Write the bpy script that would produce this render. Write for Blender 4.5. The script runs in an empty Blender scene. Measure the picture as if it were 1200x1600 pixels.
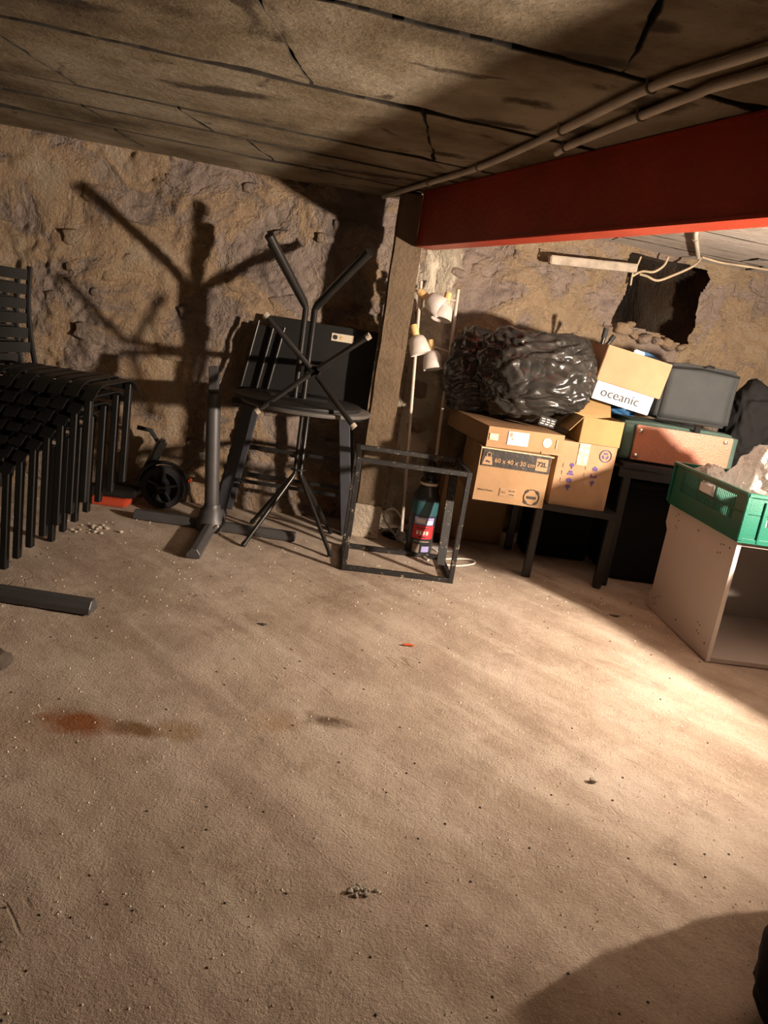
import bpy, bmesh, math, random
from mathutils import Vector, Matrix, noise, Euler
R = math.radians
C = bpy.context.scene.collection
S = bpy.context.scene

# ------------------------------------------------------------------ camera
cam = bpy.data.cameras.new('camera'); cam.sensor_fit = 'VERTICAL'; cam.sensor_height = 36; cam.lens = 27.0
cam.clip_start = .05
cob = bpy.data.objects.new('camera', cam); C.objects.link(cob); S.camera = cob
up = Vector((766/1200, 4914/1200, 1.0)).normalized()
fw = Vector((0, 0, -1)); Yv = (fw - up*fw.dot(up)).normalized(); Xv = Yv.cross(up)
cob.matrix_world = Matrix.Translation((0, 0, 1.3)) @ Matrix((Xv, Yv, up)).to_4x4()

# ------------------------------------------------------------------ world, light, exposure
w = bpy.data.worlds.new('world'); S.world = w; w.use_nodes = True
w.node_tree.nodes['Background'].inputs[0].default_value = (1.0, .72, .45, 1)
w.node_tree.nodes['Background'].inputs[1].default_value = .015
S.view_settings.view_transform = 'Standard'; S.view_settings.look = 'None'
S.view_settings.gamma = 1; S.view_settings.use_curve_mapping = False
S.view_settings.exposure = 0.0
LAMP = Vector((2.45, 2.42, 1.19)); LAMP_W = 245; LAMP_COL = (1.0, .805, .635)      # bulb of the lamp in the right bay
FILL = Vector((-1.1, -.6, 1.86)); FILL_W = 1.2; FILL_COL = (1.0, .74, .45)         # weak unseen fill light added behind the camera
LAMP_DIR = Vector((-.75, .61, .27)).normalized(); LAMP_SIZE = .12              # flood lamp: facing left and back
CEIL = 2.05

# ------------------------------------------------------------------ materials
MATS = {}
class NT:
    def __init__(s, name):
        s.m = bpy.data.materials.new(name); s.m.use_nodes = True
        s.t = s.m.node_tree; s.b = s.t.nodes['Principled BSDF']
        s.co = s.t.nodes.new('ShaderNodeTexCoord')
    def n(s, typ, **k):
        o = s.t.nodes.new(typ)
        for a, v in k.items(): setattr(o, a, v)
        return o
    def l(s, a, b): s.t.links.new(a, b)
    def noise(s, scale, detail=5, rough=.6, vec=None, dist=0, out='Fac'):
        o = s.n('ShaderNodeTexNoise'); o.inputs['Scale'].default_value = scale
        o.inputs['Detail'].default_value = detail; o.inputs['Roughness'].default_value = rough
        o.inputs['Distortion'].default_value = dist
        s.l(vec or s.co.outputs['Object'], o.inputs['Vector']); return o.outputs[out]
    def voro(s, scale, vec=None, feature='F1', out='Distance'):
        o = s.n('ShaderNodeTexVoronoi', feature=feature); o.inputs['Scale'].default_value = scale
        s.l(vec or s.co.outputs['Object'], o.inputs['Vector']); return o.outputs[out]
    def ramp(s, fac, stops):
        o = s.n('ShaderNodeValToRGB'); e = o.color_ramp.elements
        while len(e) < len(stops): e.new(.5)
        for i, (p, c) in enumerate(stops):
            e[i].position = p; e[i].color = (*c, 1) if len(c) == 3 else c
        s.l(fac, o.inputs[0]); return o.outputs[0]
    def mix(s, fac, a, b, mode='MIX'):
        o = s.n('ShaderNodeMix', data_type='RGBA', blend_type=mode)
        for v, i in ((fac, 0), (a, 6), (b, 7)):
            if hasattr(v, 'links'): s.l(v, o.inputs[i])
            elif i == 0: o.inputs[0].default_value = v
            else: o.inputs[i].default_value = (*v, 1)
        return o.outputs[2]
    def math(s, op, a, b=0.0, c=None):
        o = s.n('ShaderNodeMath', operation=op)
        for i, v in enumerate((a, b) if c is None else (a, b, c)):
            if hasattr(v, 'links'): s.l(v, o.inputs[i])
            else: o.inputs[i].default_value = v
        return o.outputs[0]
    def mapr(s, v, a, b, c=0., d=1.):
        o = s.n('ShaderNodeMapRange'); s.l(v, o.inputs[0])
        for i, x in enumerate((a, b, c, d)): o.inputs[i+1].default_value = x
        return o.outputs[0]
    def bump(s, h, dist=.01, strength=1.0, prev=None):
        o = s.n('ShaderNodeBump'); o.inputs['Distance'].default_value = dist; o.inputs['Strength'].default_value = strength
        s.l(h, o.inputs['Height'])
        if prev is not None: s.l(prev, o.inputs['Normal'])
        s.l(o.outputs[0], s.b.inputs['Normal']); return o.outputs[0]
    def col(s, c):
        if hasattr(c, 'links'): s.l(c, s.b.inputs['Base Color'])
        else: s.b.inputs['Base Color'].default_value = (*c, 1)
    def blob(s, cx, cy, rx, ry, soft=.5, wob=.35, sc=7):
        """soft irregular patch on the floor, 1 inside"""
        sep = s.n('ShaderNodeSeparateXYZ'); s.l(s.co.outputs['Object'], sep.inputs[0])
        dx = s.math('DIVIDE', s.math('SUBTRACT', sep.outputs[0], cx), rx)
        dy = s.math('DIVIDE', s.math('SUBTRACT', sep.outputs[1], cy), ry)
        d = s.math('SQRT', s.math('ADD', s.math('MULTIPLY', dx, dx), s.math('MULTIPLY', dy, dy)))
        d = s.math('ADD', d, s.math('MULTIPLY', s.math('SUBTRACT', s.noise(sc, 5), .5), wob*3))
        return s.mapr(d, 1.0, 1.0-soft, 0, 1)

def simple(name, col, rough=.5, metal=0., var=.12, vs=9, bump=.0, bs=60, spec=.5, alpha=None, trans=0, wear=None):
    t = NT(name); f = t.noise(vs, 4)
    a = tuple(x*(1-var) for x in col); b = tuple(min(1, x*(1+var)) for x in col)
    c = t.ramp(f, [(.3, a), (.7, b)])
    if wear:
        m = t.mapr(t.noise(wear[1], 6, .75), wear[2], wear[2]+.06)
        c = t.mix(m, c, wear[0])
    t.col(c)
    t.b.inputs['Roughness'].default_value = rough; t.b.inputs['Metallic'].default_value = metal
    t.b.inputs['Specular IOR Level'].default_value = spec
    if trans: t.b.inputs['Transmission Weight'].default_value = trans
    if alpha is not None: t.b.inputs['Alpha'].default_value = alpha
    if bump: t.bump(t.noise(bs, 4), bump)
    MATS[name] = t.m; return t.m

def mat_floor():
    t = NT('concrete_floor'); b = t.b; b.inputs['Roughness'].default_value = .92; b.inputs['Specular IOR Level'].default_value = .25
    c = t.ramp(t.noise(1.5, 8, .68, dist=.4), [(.32, (.30, .228, .172)), (.46, (.40, .32, .25)), (.56, (.47, .385, .31)), (.70, (.56, .48, .40))])
    c = t.mix(t.mapr(t.noise(6, 6, .65), .56, .74, 0, .55), c, (.57, .49, .405))
    c = t.mix(t.mapr(t.noise(4.3, 6, .7, dist=.6), .44, .28, 0, .6), c, (.25, .185, .135))
    # drag marks running diagonally
    mp = t.n('ShaderNodeMapping'); mp.vector_type = 'TEXTURE'; mp.inputs['Rotation'].default_value = (0, 0, R(-45)); mp.inputs['Scale'].default_value = (1.3, .22, 1)
    t.l(t.co.outputs['Object'], mp.inputs[0])
    st = t.noise(1.4, 6, .6, vec=mp.outputs[0])
    c = t.mix(t.mapr(st, .52, .68, 0, .65), c, (.58, .50, .415))
    c = t.mix(t.mapr(st, .46, .30, 0, .55), c, (.26, .195, .145))
    g = t.noise(95, 4, .8)
    c = t.mix(t.mapr(g, .57, .68, 0, .6), c, (.68, .59, .48))
    c = t.mix(t.mapr(g, .42, .30, 0, .65), c, (.17, .125, .09))
    mp2 = t.n('ShaderNodeMapping'); mp2.vector_type = 'TEXTURE'; mp2.inputs['Rotation'].default_value = (0, 0, R(-42)); mp2.inputs['Scale'].default_value = (4.0, 1, 1)
    t.l(t.co.outputs['Object'], mp2.inputs[0])
    ck = t.math('ABSOLUTE', t.math('SUBTRACT', t.noise(2.2, 4, .55, vec=mp2.outputs[0]), .5))
    ckm = t.math('MULTIPLY', t.mapr(ck, .005, .001, 0, 1), t.mapr(t.noise(2.7, 3), .56, .64))
    c = t.mix(t.math('MULTIPLY', ckm, .45), c, (.16, .115, .08))
    # rust and oil stains
    c = t.mix(t.math('MULTIPLY', t.blob(-.82, 2.085, .15, .085, .6, .35, 14), .95), c, (.235, .07, .014))
    c = t.mix(t.math('MULTIPLY', t.blob(-.64, 2.10, .10, .055, .6, .4, 18), .9), c, (.15, .08, .022))
    c = t.mix(t.math('MULTIPLY', t.blob(-.52, 2.13, .10, .07, .9, .5, 20), .8), c, (.28, .17, .07))
    c = t.mix(t.math('MULTIPLY', t.blob(-.07, 2.33, .11, .05, .8, .7, 26), .9), c, (.12, .08, .05))
    c = t.mix(t.math('MULTIPLY', t.blob(-.24, 2.26, .12, .10, .9, .3, 12), .45), c, (.36, .22, .10))
    c = t.mix(t.math('MULTIPLY', t.blob(-.9, 2.0, .45, .2, .9, .3, 5), .28), c, (.33, .19, .10))
    t.col(c)
    h = t.math('ADD', t.math('MULTIPLY', t.noise(120, 3, .8), .5), t.math('MULTIPLY', t.noise(9, 8, .6), 1.0))
    h = t.math('ADD', h, t.math('MULTIPLY', st, .6))
    h = t.math('ADD', h, t.math('MULTIPLY', ckm, -.22))
    t.bump(h, .012, .8)
    MATS['floor'] = t.m

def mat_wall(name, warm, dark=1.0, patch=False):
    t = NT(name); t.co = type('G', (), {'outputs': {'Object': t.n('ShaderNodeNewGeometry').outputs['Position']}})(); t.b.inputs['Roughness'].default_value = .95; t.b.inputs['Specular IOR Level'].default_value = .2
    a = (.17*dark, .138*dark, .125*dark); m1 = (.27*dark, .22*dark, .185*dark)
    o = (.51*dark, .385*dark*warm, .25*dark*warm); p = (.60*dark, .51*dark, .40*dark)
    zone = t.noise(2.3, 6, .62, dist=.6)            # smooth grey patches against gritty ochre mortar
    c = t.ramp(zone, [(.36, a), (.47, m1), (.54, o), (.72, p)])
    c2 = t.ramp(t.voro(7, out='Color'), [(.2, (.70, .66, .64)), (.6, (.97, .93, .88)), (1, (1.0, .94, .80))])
    c = t.mix(.4, c, c2, 'MULTIPLY')
    grit = t.mapr(zone, .44, .54)
    f = t.noise(48, 5, .75)
    c = t.mix(t.math('MULTIPLY', t.mapr(f, .56, .68, 0, .7), grit), c, (.70*dark, .57*dark, .39*dark))
    c = t.mix(t.mapr(f, .40, .28, 0, .75), c, (.075, .055, .045))
    if patch:   # remains of whitewash next to the post
        sep = t.n('ShaderNodeSeparateXYZ'); t.l(t.co.outputs['Object'], sep.inputs[0])
        d = t.math('ADD', sep.outputs[0], t.math('MULTIPLY', t.math('SUBTRACT', t.noise(6, 5), .5), .22))
        c = t.mix(t.mapr(d, .25, .21, 0, .85), c, (.70, .63, .50))
    t.col(c)
    h = t.math('ADD', t.math('MULTIPLY', f, t.math('ADD', t.math('MULTIPLY', grit, 1.1), .25)), t.math('MULTIPLY', t.noise(15, 5, .65), .7))
    t.bump(h, .045, 1.0)
    MATS[name] = t.m

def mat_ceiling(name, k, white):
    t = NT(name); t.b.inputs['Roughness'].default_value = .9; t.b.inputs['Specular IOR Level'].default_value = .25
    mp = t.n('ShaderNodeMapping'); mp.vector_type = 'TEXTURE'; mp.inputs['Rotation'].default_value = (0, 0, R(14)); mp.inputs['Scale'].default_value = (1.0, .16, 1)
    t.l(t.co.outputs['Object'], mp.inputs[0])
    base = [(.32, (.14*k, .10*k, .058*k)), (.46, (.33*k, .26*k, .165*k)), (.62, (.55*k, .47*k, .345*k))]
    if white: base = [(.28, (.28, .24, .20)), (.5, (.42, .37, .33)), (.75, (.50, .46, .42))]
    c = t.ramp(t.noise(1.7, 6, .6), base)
    gr = t.noise(2.1, 8, .7, vec=mp.outputs[0], dist=.8)
    c = t.mix(t.mapr(gr, .45, .25, 0, .55), c, (.11, .08, .05))
    c = t.mix(t.mapr(gr, .6, .8, 0, .35), c, (.55*k, .48*k, .38*k) if not white else (.58, .54, .50))
    s1 = t.noise(3.3, 5, .65, dist=1.2)      # damp soot stains
    c = t.mix(t.mapr(s1, .60, .68, 0, .85 if not white else .25), c, (.045, .032, .022))
    c = t.mix(t.mapr(t.noise(60, 3), .66, .72, 0, .6), c, (.05, .04, .03))
    if not white:      # soot and damp marks with crumbled edges
        for x, y, rx, ry in ((.36, 2.27, .16, .05), (.26, 2.72, .11, .05), (.20, 3.02, .17, .05), (.03, 3.62, .13, .06), (.47, 2.95, .10, .12), (-.85, 3.16, .26, .07), (.62, 2.55, .10, .14), (-.35, 4.35, .35, .06), (.10, 4.05, .16, .06), (.45, 2.0, .06, .04), (-1.1, 2.45, .12, .05)):
            c = t.mix(t.math('MULTIPLY', t.blob(x, y, rx, ry, .5, .55, 13), .9), c, (.035, .025, .016))
    t.col(c)
    t.bump(t.math('ADD', t.math('MULTIPLY', gr, 1.0), t.math('MULTIPLY', t.noise(30, 5, .7), .6)), .014, .8)
    MATS[name] = t.m

def mat_carton(name, col):
    t = NT(name); t.b.inputs['Roughness'].default_value = .8; t.b.inputs['Specular IOR Level'].default_value = .25
    c = t.ramp(t.noise(5, 4), [(.3, tuple(x*.88 for x in col)), (.7, tuple(min(1, x*1.08) for x in col))])
    wv = t.n('ShaderNodeTexWave', bands_direction='X'); wv.inputs['Scale'].default_value = 45; t.l(t.co.outputs['Object'], wv.inputs[0])
    c = t.mix(.06, c, wv.outputs[0], 'OVERLAY'); t.col(c)
    t.bump(t.noise(14, 3), .006, .5)
    MATS[name] = t.m

mat_floor(); mat_wall('wall_l', .95, 1.18); mat_wall('wall_r', 1.0, 1.12, True); mat_wall('wall_dark', .9, .45); mat_wall('stone', .95, 1.15); mat_wall('recess_shade', .9, .4)
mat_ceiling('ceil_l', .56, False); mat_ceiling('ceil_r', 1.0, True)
simple('joint_dark', (.03, .024, .017), .95)
simple('ceil_void', (.035, .028, .02), .95)
simple('red_paint', (.38, .034, .009), .42, var=.18, vs=3, bump=.003, bs=40, wear=((.20, .02, .012), 20, .66))
simple('post_brown', (.135, .094, .056), .85, var=.35, vs=3, bump=.008, bs=45, wear=((.11, .075, .045), 5, .56))
simple('post_concrete', (.40, .34, .265), .9, var=.3, vs=4, bump=.012, bs=45, wear=((.20, .14, .09), 6, .58))
simple('conduit', (.55, .50, .42), .5, var=.15, vs=7, wear=((.30, .24, .17), 18, .62))
simple('clip', (.30, .26, .21), .45, .6)
simple('black_metal', (.013, .0125, .013), .42, .0, var=.3, vs=20, bump=.0008, bs=200, wear=((.10, .09, .08), 45, .72))
simple('black_chair', (.0095, .009, .0085), .5, var=.25, bump=.0006, bs=250, spec=.32)
simple('black_tube', (.020, .019, .018), .30, .2, var=.2, wear=((.22, .19, .15), 60, .74))
simple('grey_metal', (.085, .083, .086), .42, .25, var=.15, bump=.0008, bs=220)
simple('grey_blue', (.045, .048, .058), .5, var=.15)
simple('scuffed_black', (.015, .0145, .015), .5, .1, var=.3, vs=30, bump=.0015, bs=160, wear=((.30, .25, .18), 34, .585))
simple('table_black', (.011, .0105, .0105), .5, var=.2)
simple('tabletop_grey', (.10, .094, .088), .5, var=.12)
simple('chrome', (.72, .68, .62), .25, .9)
simple('foot_cap', (.36, .31, .25), .5)
simple('rubber', (.018, .018, .02), .75, var=.3, bump=.002, bs=90)
simple('gloss_black', (.012, .012, .013), .2)
simple('red_plastic', (.50, .07, .03), .45)
simple('lamp_white', (.60, .55, .51), .45, var=.03)
simple('pole_white', (.52, .46, .39), .4, var=.05)
simple('wood_light', (.72, .50, .22), .5, var=.15, vs=20)
simple('cabinet_white', (.48, .425, .385), .55, var=.03, vs=3)
simple('cabinet_edge', (.70, .65, .60), .5, var=.03)
simple('hole_dark', (.05, .035, .025), .8)
simple('crate_green', (.003, .085, .055), .35, var=.12, bump=.0008, bs=120)
simple('label_white', (.62, .61, .62), .5, var=.03)
simple('ink_black', (.025, .024, .024), .7)
simple('ink_grey', (.30, .24, .18), .7)
simple('ink_purple', (.085, .055, .22), .7)
simple('ink_blue', (.28, .42, .55), .6)
simple('ink_red', (.70, .03, .045), .5)
simple('ink_violet', (.34, .32, .62), .5)
simple('can_body', (.045, .05, .055), .3, .3, var=.3)
simple('can_teal', (.03, .10, .12), .35)
simple('leather', (.32, .105, .045), .42, var=.14, vs=6, bump=.002, bs=120)
simple('canvas_green', (.055, .10, .085), .8, var=.15, bump=.002, bs=260)
simple('padded_grey', (.032, .036, .038), .75, var=.12, bump=.002, bs=320)
simple('cloth_black', (.007, .007, .0075), .85, spec=.25)
simple('paper_white', (.82, .80, .76), .7)
simple('wrap_blue', (.035, .12, .26), .5, var=.2)
simple('wrap_pale', (.42, .58, .72), .4, var=.2)
simple('cord_white', (.78, .74, .66), .5)
simple('grit_pale', (.82, .74, .62), .9, bump=.004, bs=80)
simple('grit_dark', (.09, .07, .055), .9)
simple('bit_orange', (.75, .12, .03), .5)
simple('root_wood', (.50, .41, .28), .8, var=.25, bump=.004, bs=70)
simple('old_plank', (.36, .31, .25), .8, var=.3, vs=12, bump=.006, bs=60)
simple('tape', (.62, .48, .30), .18, var=.1, vs=14, bump=.006, bs=30, spec=.9)
simple('print_black', (.045, .042, .04), .28, var=.2, bump=.005, bs=25, spec=.8)
simple('sticker', (.66, .58, .44), .6, var=.05)
mat_carton('carton', (.33, .205, .108)); mat_carton('carton_light', (.37, .235, .135)); mat_carton('carton_inside', (.33, .22, .095))
def mat_film():
    t = NT('black_film'); t.col((.026, .025, .023)); t.b.inputs['Roughness'].default_value = .24
    t.b.inputs['Specular IOR Level'].default_value = .75
    mp = t.n('ShaderNodeMapping'); mp.inputs['Rotation'].default_value = (.3, .5, .9); mp.inputs['Scale'].default_value = (1, 2.6, 1.6)
    t.l(t.co.outputs['Object'], mp.inputs[0])
    a = t.noise(4.2, 1.5, .45, vec=mp.outputs[0], dist=1.0)
    r = t.math('ABSOLUTE', t.math('SUBTRACT', a, .5))
    t.bump(r, .07, .7)
    MATS['black_film'] = t.m
    t = NT('clear_film'); t.col((.82, .78, .74)); t.b.inputs['Roughness'].default_value = .22
    t.b.inputs['Specular IOR Level'].default_value = .8; t.b.inputs['Transmission Weight'].default_value = .35
    t.b.inputs['Alpha'].default_value = .86
    r = t.math('ABSOLUTE', t.math('SUBTRACT', t.noise(8, 5, .6, dist=.8), .5))
    t.bump(r, .06, .9); MATS['clear_film'] = t.m
mat_film()
def mat_emit():
    t = NT('bulb_glass'); t.col((1, .9, .7)); t.b.inputs['Emission Color'].default_value = (1, .8, .55, 1)
    t.b.inputs['Emission Strength'].default_value = 6; MATS['bulb'] = t.m
mat_emit()

# ------------------------------------------------------------------ mesh helpers
class MB:
    def __init__(s): s.v = []; s.f = []
    def add(s, vs, fs):
        n = len(s.v); s.v += [tuple(p) for p in vs]; s.f += [tuple(i+n for i in f) for f in fs]; return s
    def box(s, c, d, rot=None, taper=1.0):
        x, y, z = (q/2 for q in d); c = Vector(c)
        vs = [Vector((sx*x*(taper if sz > 0 else 1), sy*y*(taper if sz > 0 else 1), sz*z)) for sz in (-1, 1) for sx, sy in ((-1, -1), (1, -1), (1, 1), (-1, 1))]
        if rot is not None:
            m = rot if isinstance(rot, Matrix) else Euler(rot).to_matrix(); vs = [m @ v for v in vs]
        return s.add([c+v for v in vs], [(3, 2, 1, 0), (4, 5, 6, 7), (0, 1, 5, 4), (1, 2, 6, 5), (2, 3, 7, 6), (3, 0, 4, 7)])
    def bar(s, a, b, w, h, upv=(0, 0, 1)):
        a = Vector(a); b = Vector(b); z = (b-a).normalized(); u = Vector(upv)
        if abs(u.dot(z)) > .95: u = Vector((0, 1, 0))
        x = z.cross(u).normalized(); y = x.cross(z)
        return s.box((a+b)/2, (w, h, (b-a).length), Matrix((x, y, z)).transposed())
    def tube(s, pts, r, n=10, cap=True):
        pts = [Vector(p) for p in pts]; rs = r if isinstance(r, (list, tuple)) else [r]*len(pts)
        vs = []; x = None
        for i, p in enumerate(pts):
            t = (pts[min(i+1, len(pts)-1)] - pts[max(i-1, 0)]).normalized()
            if x is None: x = t.orthogonal().normalized()
            else:
                x = (x - t*x.dot(t)).normalized()
            y = t.cross(x)
            vs += [p + (x*math.cos(a) + y*math.sin(a))*rs[i] for a in (2*math.pi*k/n for k in range(n))]
        fs = [(i*n+k, i*n+(k+1) % n, (i+1)*n+(k+1) % n, (i+1)*n+k) for i in range(len(pts)-1) for k in range(n)]
        if cap: fs += [tuple(range(n-1, -1, -1)), tuple(range((len(pts)-1)*n, len(pts)*n))]
        return s.add(vs, fs)
    def lathe(s, prof, n=24, m=None):
        m = m or Matrix.Identity(4); vs = []
        for r, z in prof: vs += [m @ Vector((r*math.cos(a), r*math.sin(a), z)) for a in (2*math.pi*k/n for k in range(n))]
        fs = [(i*n+k, i*n+(k+1) % n, (i+1)*n+(k+1) % n, (i+1)*n+k) for i in range(len(prof)-1) for k in range(n)]
        fs += [tuple(range(n-1, -1, -1)), tuple(range((len(prof)-1)*n, len(prof)*n))]
        return s.add(vs, fs)
    def prism(s, poly, z0, z1, m=None):
        m = m or Matrix.Identity(4); n = len(poly)
        vs = [m @ Vector((x, y, z)) for z in (z0, z1) for x, y in poly]
        return s.add(vs, [tuple(range(n-1, -1, -1)), tuple(range(n, 2*n))] + [(k, (k+1) % n, n+(k+1) % n, n+k) for k in range(n)])
    def mesh(s, name):
        me = bpy.data.meshes.new(name); me.from_pydata(s.v, [], s.f); me.update(); return me
    def build(s, name, mat, parent=None, smooth=False, bevel=0, seg=2):
        me = s.mesh(name); me.materials.append(MATS[mat])
        bm = bmesh.new(); bm.from_mesh(me); bmesh.ops.recalc_face_normals(bm, faces=bm.faces)
        if bevel:
            es = [e for e in bm.edges if len(e.link_faces) == 2 and e.calc_face_angle(0) > .6]
            bmesh.ops.bevel(bm, geom=es, offset=bevel, segments=seg, affect='EDGES', clamp_overlap=True)
        bm.to_mesh(me); bm.free()
        if smooth:
            for p in me.polygons: p.use_smooth = True
            try: me.set_sharp_from_angle(angle=R(42))
            except Exception: pass
        return link(me, name, parent)
def link(me, name, parent=None):
    o = bpy.data.objects.new(name, me); C.objects.link(o); o.parent = parent; return o
def tag(o, label=None, cat=None, group=None, kind=None):
    if label: o['label'] = label
    if cat: o['category'] = cat
    if group: o['group'] = group
    if kind: o['kind'] = kind
    return o
def thing(name, label, cat, loc=(0, 0, 0), rz=0, group=None, rot=None):
    o = bpy.data.objects.new(name, None); C.objects.link(o); o.location = loc
    o.rotation_euler = rot or (0, 0, rz); o.empty_display_size = .05
    return tag(o, label, cat, group)
def copy_tree(o, parent=None):
    c = o.copy(); C.objects.link(c); c.parent = parent
    for ch in list(o.children): copy_tree(ch, c)
    return c
def text(body, size, loc, rot, mat, parent, align='CENTER', name='printed_text', sx=1.0, bold=0.0):
    cu = bpy.data.curves.new(name, 'FONT'); cu.body = body; cu.size = size; cu.align_x = align; cu.align_y = 'CENTER'
    cu.extrude = .0006; cu.offset = bold; cu.resolution_u = 3
    o = bpy.data.objects.new(name, cu); C.objects.link(o)
    bpy.context.view_layer.update()
    me = bpy.data.meshes.new_from_object(o.evaluated_get(bpy.context.evaluated_depsgraph_get()))
    bpy.data.objects.remove(o); bpy.data.curves.remove(cu)
    me.materials.clear(); me.materials.append(MATS[mat])
    r = link(me, name, parent); r.location = loc; r.rotation_euler = rot; r.scale = (sx, 1, 1); return r
FRONT = (R(90), 0, 0)          # text facing -y
def fbm(p, o=4): return noise.fractal(p, 1.0, 2.0, o)

# ------------------------------------------------------------------ the setting
def grid(name, nx, ny, fn, mat, parent=None, skip=None, smooth=True):
    vs = [fn(i/nx, j/ny) for j in range(ny+1) for i in range(nx+1)]
    fs = []
    for j in range(ny):
        for i in range(nx):
            if skip and skip((i+.5)/nx, (j+.5)/ny): continue
            a = j*(nx+1)+i; fs.append((a, a+1, a+nx+2, a+nx+1))
    me = bpy.data.meshes.new(name); me.from_pydata(vs, [], fs); me.materials.append(MATS[mat]); me.update()
    if smooth:
        for p in me.polygons: p.use_smooth = True
    return link(me, name, parent)

def wall_l(x): return 5.05 + .2*x
def wall_r(x): return 5.05 + .3*x

X0, X1, Y0 = -3.6, 5.2, -3.4
def floor_h(x, y): return .006*fbm(Vector((x*1.7, y*1.7, 3.1)), 4) + .0022*noise.noise(Vector((x*14, y*14, 1)))
fl = grid('floor', 330, 380, lambda u, v: (lambda x, y: (x, y, floor_h(x, y)))(X0+(X1-X0)*u, Y0+(7.2-Y0)*v), 'floor')
tag(fl, kind='structure')

def relief(p, k=1.0):
    q = p + Vector((noise.noise(p*3+Vector((9, 0, 0))), 0, noise.noise(p*3+Vector((0, 9, 0)))))*.12
    g = min(1, max(0, .5+2.2*noise.noise(p*2.0+Vector((1, 6, 2)))))
    h = .042*fbm(p*1.7, 4) + .018*noise.noise(p*4.5) + (.007+.014*g)*fbm(p*13 + Vector((7, 3, 1)), 4)
    c = noise.voronoi(q*Vector((3.0, 3.0, 4.6)))[0]; k2 = max(0, noise.noise(p*1.4+Vector((4, 4, 4)))+.25)
    h += .030*k2*min(1, (c[1]-c[0])*3.5) + .016*g*max(0, noise.noise(p*24)) - .02*max(0, noise.noise(p*8+Vector((3, 8, 2)))-.35)
    return h*k
def wall(name, a, b, n, mat, nx=200, nz=110, k=1.0, skip=None, top=CEIL+.06):
    a = Vector((*a, 0)); b = Vector((*b, 0)); n = Vector((*n, 0)).normalized()
    def fn(u, v):
        p = a.lerp(b, u) + Vector((0, 0, -.04 + (top+.04)*v)); return p + n*(relief(p, k) - .03)
    o = grid(name, nx, nz, fn, mat, skip=skip); return tag(o, kind='structure')

wl = wall('wall_back_left', (X0, wall_l(X0)), (.02, wall_l(.02)), (.2, -1), 'wall_l', 300, 170, 1.1)
NX = (1.37, 1.97); NZ = (1.55, 1.99)      # hole in the wall
def in_hole(u, v):
    x = -.04 + (X1+.04)*u; z = -.04 + (CEIL+.10)*v
    w = .05*noise.noise(Vector((x*6, z*6, 5)))
    return NX[0]+w < x < NX[1]+w + .03*(z-1.5) and NZ[0]+w*1.2 - .12*max(0, (x-1.4)) < z < NZ[1]+w*.5+.02
wr = wall('wall_back_right', (-.04, wall_r(-.04)), (X1, wall_r(X1)), (.3, -1), 'wall_r', 620, 200, 1.0, in_hole)
tag(wall('wall_left', (X0, Y0), (X0, wall_l(X0)+.1), (1, 0), 'wall_dark', 60, 30))
tag(wall('wall_right', (X1, Y0), (X1, wall_r(X1)+.1), (-1, 0), 'wall_dark', 60, 30))
tag(wall('wall_rear', (X0, Y0), (X1, Y0), (0, 1), 'wall_dark', 60, 30))
# recess behind the hole
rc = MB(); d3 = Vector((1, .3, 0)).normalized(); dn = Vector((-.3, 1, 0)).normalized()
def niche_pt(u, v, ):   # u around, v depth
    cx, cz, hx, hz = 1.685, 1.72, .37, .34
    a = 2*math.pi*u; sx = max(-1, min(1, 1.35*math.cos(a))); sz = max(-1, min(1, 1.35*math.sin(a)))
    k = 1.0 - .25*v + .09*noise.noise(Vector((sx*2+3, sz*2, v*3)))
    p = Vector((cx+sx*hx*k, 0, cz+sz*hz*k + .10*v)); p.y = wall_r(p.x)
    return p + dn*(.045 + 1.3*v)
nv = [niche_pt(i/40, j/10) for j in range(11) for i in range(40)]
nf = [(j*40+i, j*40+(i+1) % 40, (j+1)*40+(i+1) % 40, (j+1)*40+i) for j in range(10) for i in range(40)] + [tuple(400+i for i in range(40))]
o = MB().add(nv, nf).build('recess', 'recess_shade', wr, True)  # wall colour darkened to stand for shade inside the recess

# stones bedded in the two walls (children of the wall)
random.seed(4)
stone_me = []
for k in range(8):
    bm = bmesh.new(); bmesh.ops.create_icosphere(bm, subdivisions=2, radius=1)
    for v in bm.verts:
        v.co = Vector((max(-.72, min(.72, v.co.x)), max(-.7, min(.7, v.co.y)), max(-.72, min(.72, v.co.z))))
        v.co *= 1 + .22*noise.noise(v.co*1.3 + Vector((k*7, 0, 0)))
    me = bpy.data.meshes.new('stone'); bm.to_mesh(me); bm.free(); me.materials.append(MATS['stone'])
    for p in me.polygons: p.use_smooth = True
    stone_me.append(me)
def stones(parent, fn, nvec, n, xr, zr, avoid=None):
    done = []; tries = 0
    while len(done) < n and tries < 4000:
        tries += 1; x = random.uniform(*xr); z = random.uniform(*zr); s = random.uniform(.05, .12)
        if avoid and avoid(x, z, s): continue
        if any((x-a)**2 + ((z-b)*1.25)**2 < (s+c)**2*1.2 for a, b, c in done): continue
        done.append((x, z, s)); p = Vector((x, fn(x), z)); nn = Vector((*nvec, 0)).normalized()
        o = link(random.choice(stone_me), 'stone', parent)
        o.location = p + nn*(relief(p) - .042); o.scale = (s*random.uniform(1, 1.5), .040, s*random.uniform(.6, .9))
        o.rotation_euler = (random.uniform(-.12, .12), random.uniform(-.3, .3), math.atan2(nvec[0], -nvec[1]))
stones(wl, wall_l, (.2, -1), 55, (-2.7, -.25), (.08, 1.98))
stones(wr, wall_r, (.3, -1), 55, (.1, 3.0), (.2, 1.98), lambda x, z, s: NX[0]-.16 < x < NX[1]+.18 and z > NZ[0]-.2)

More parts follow.
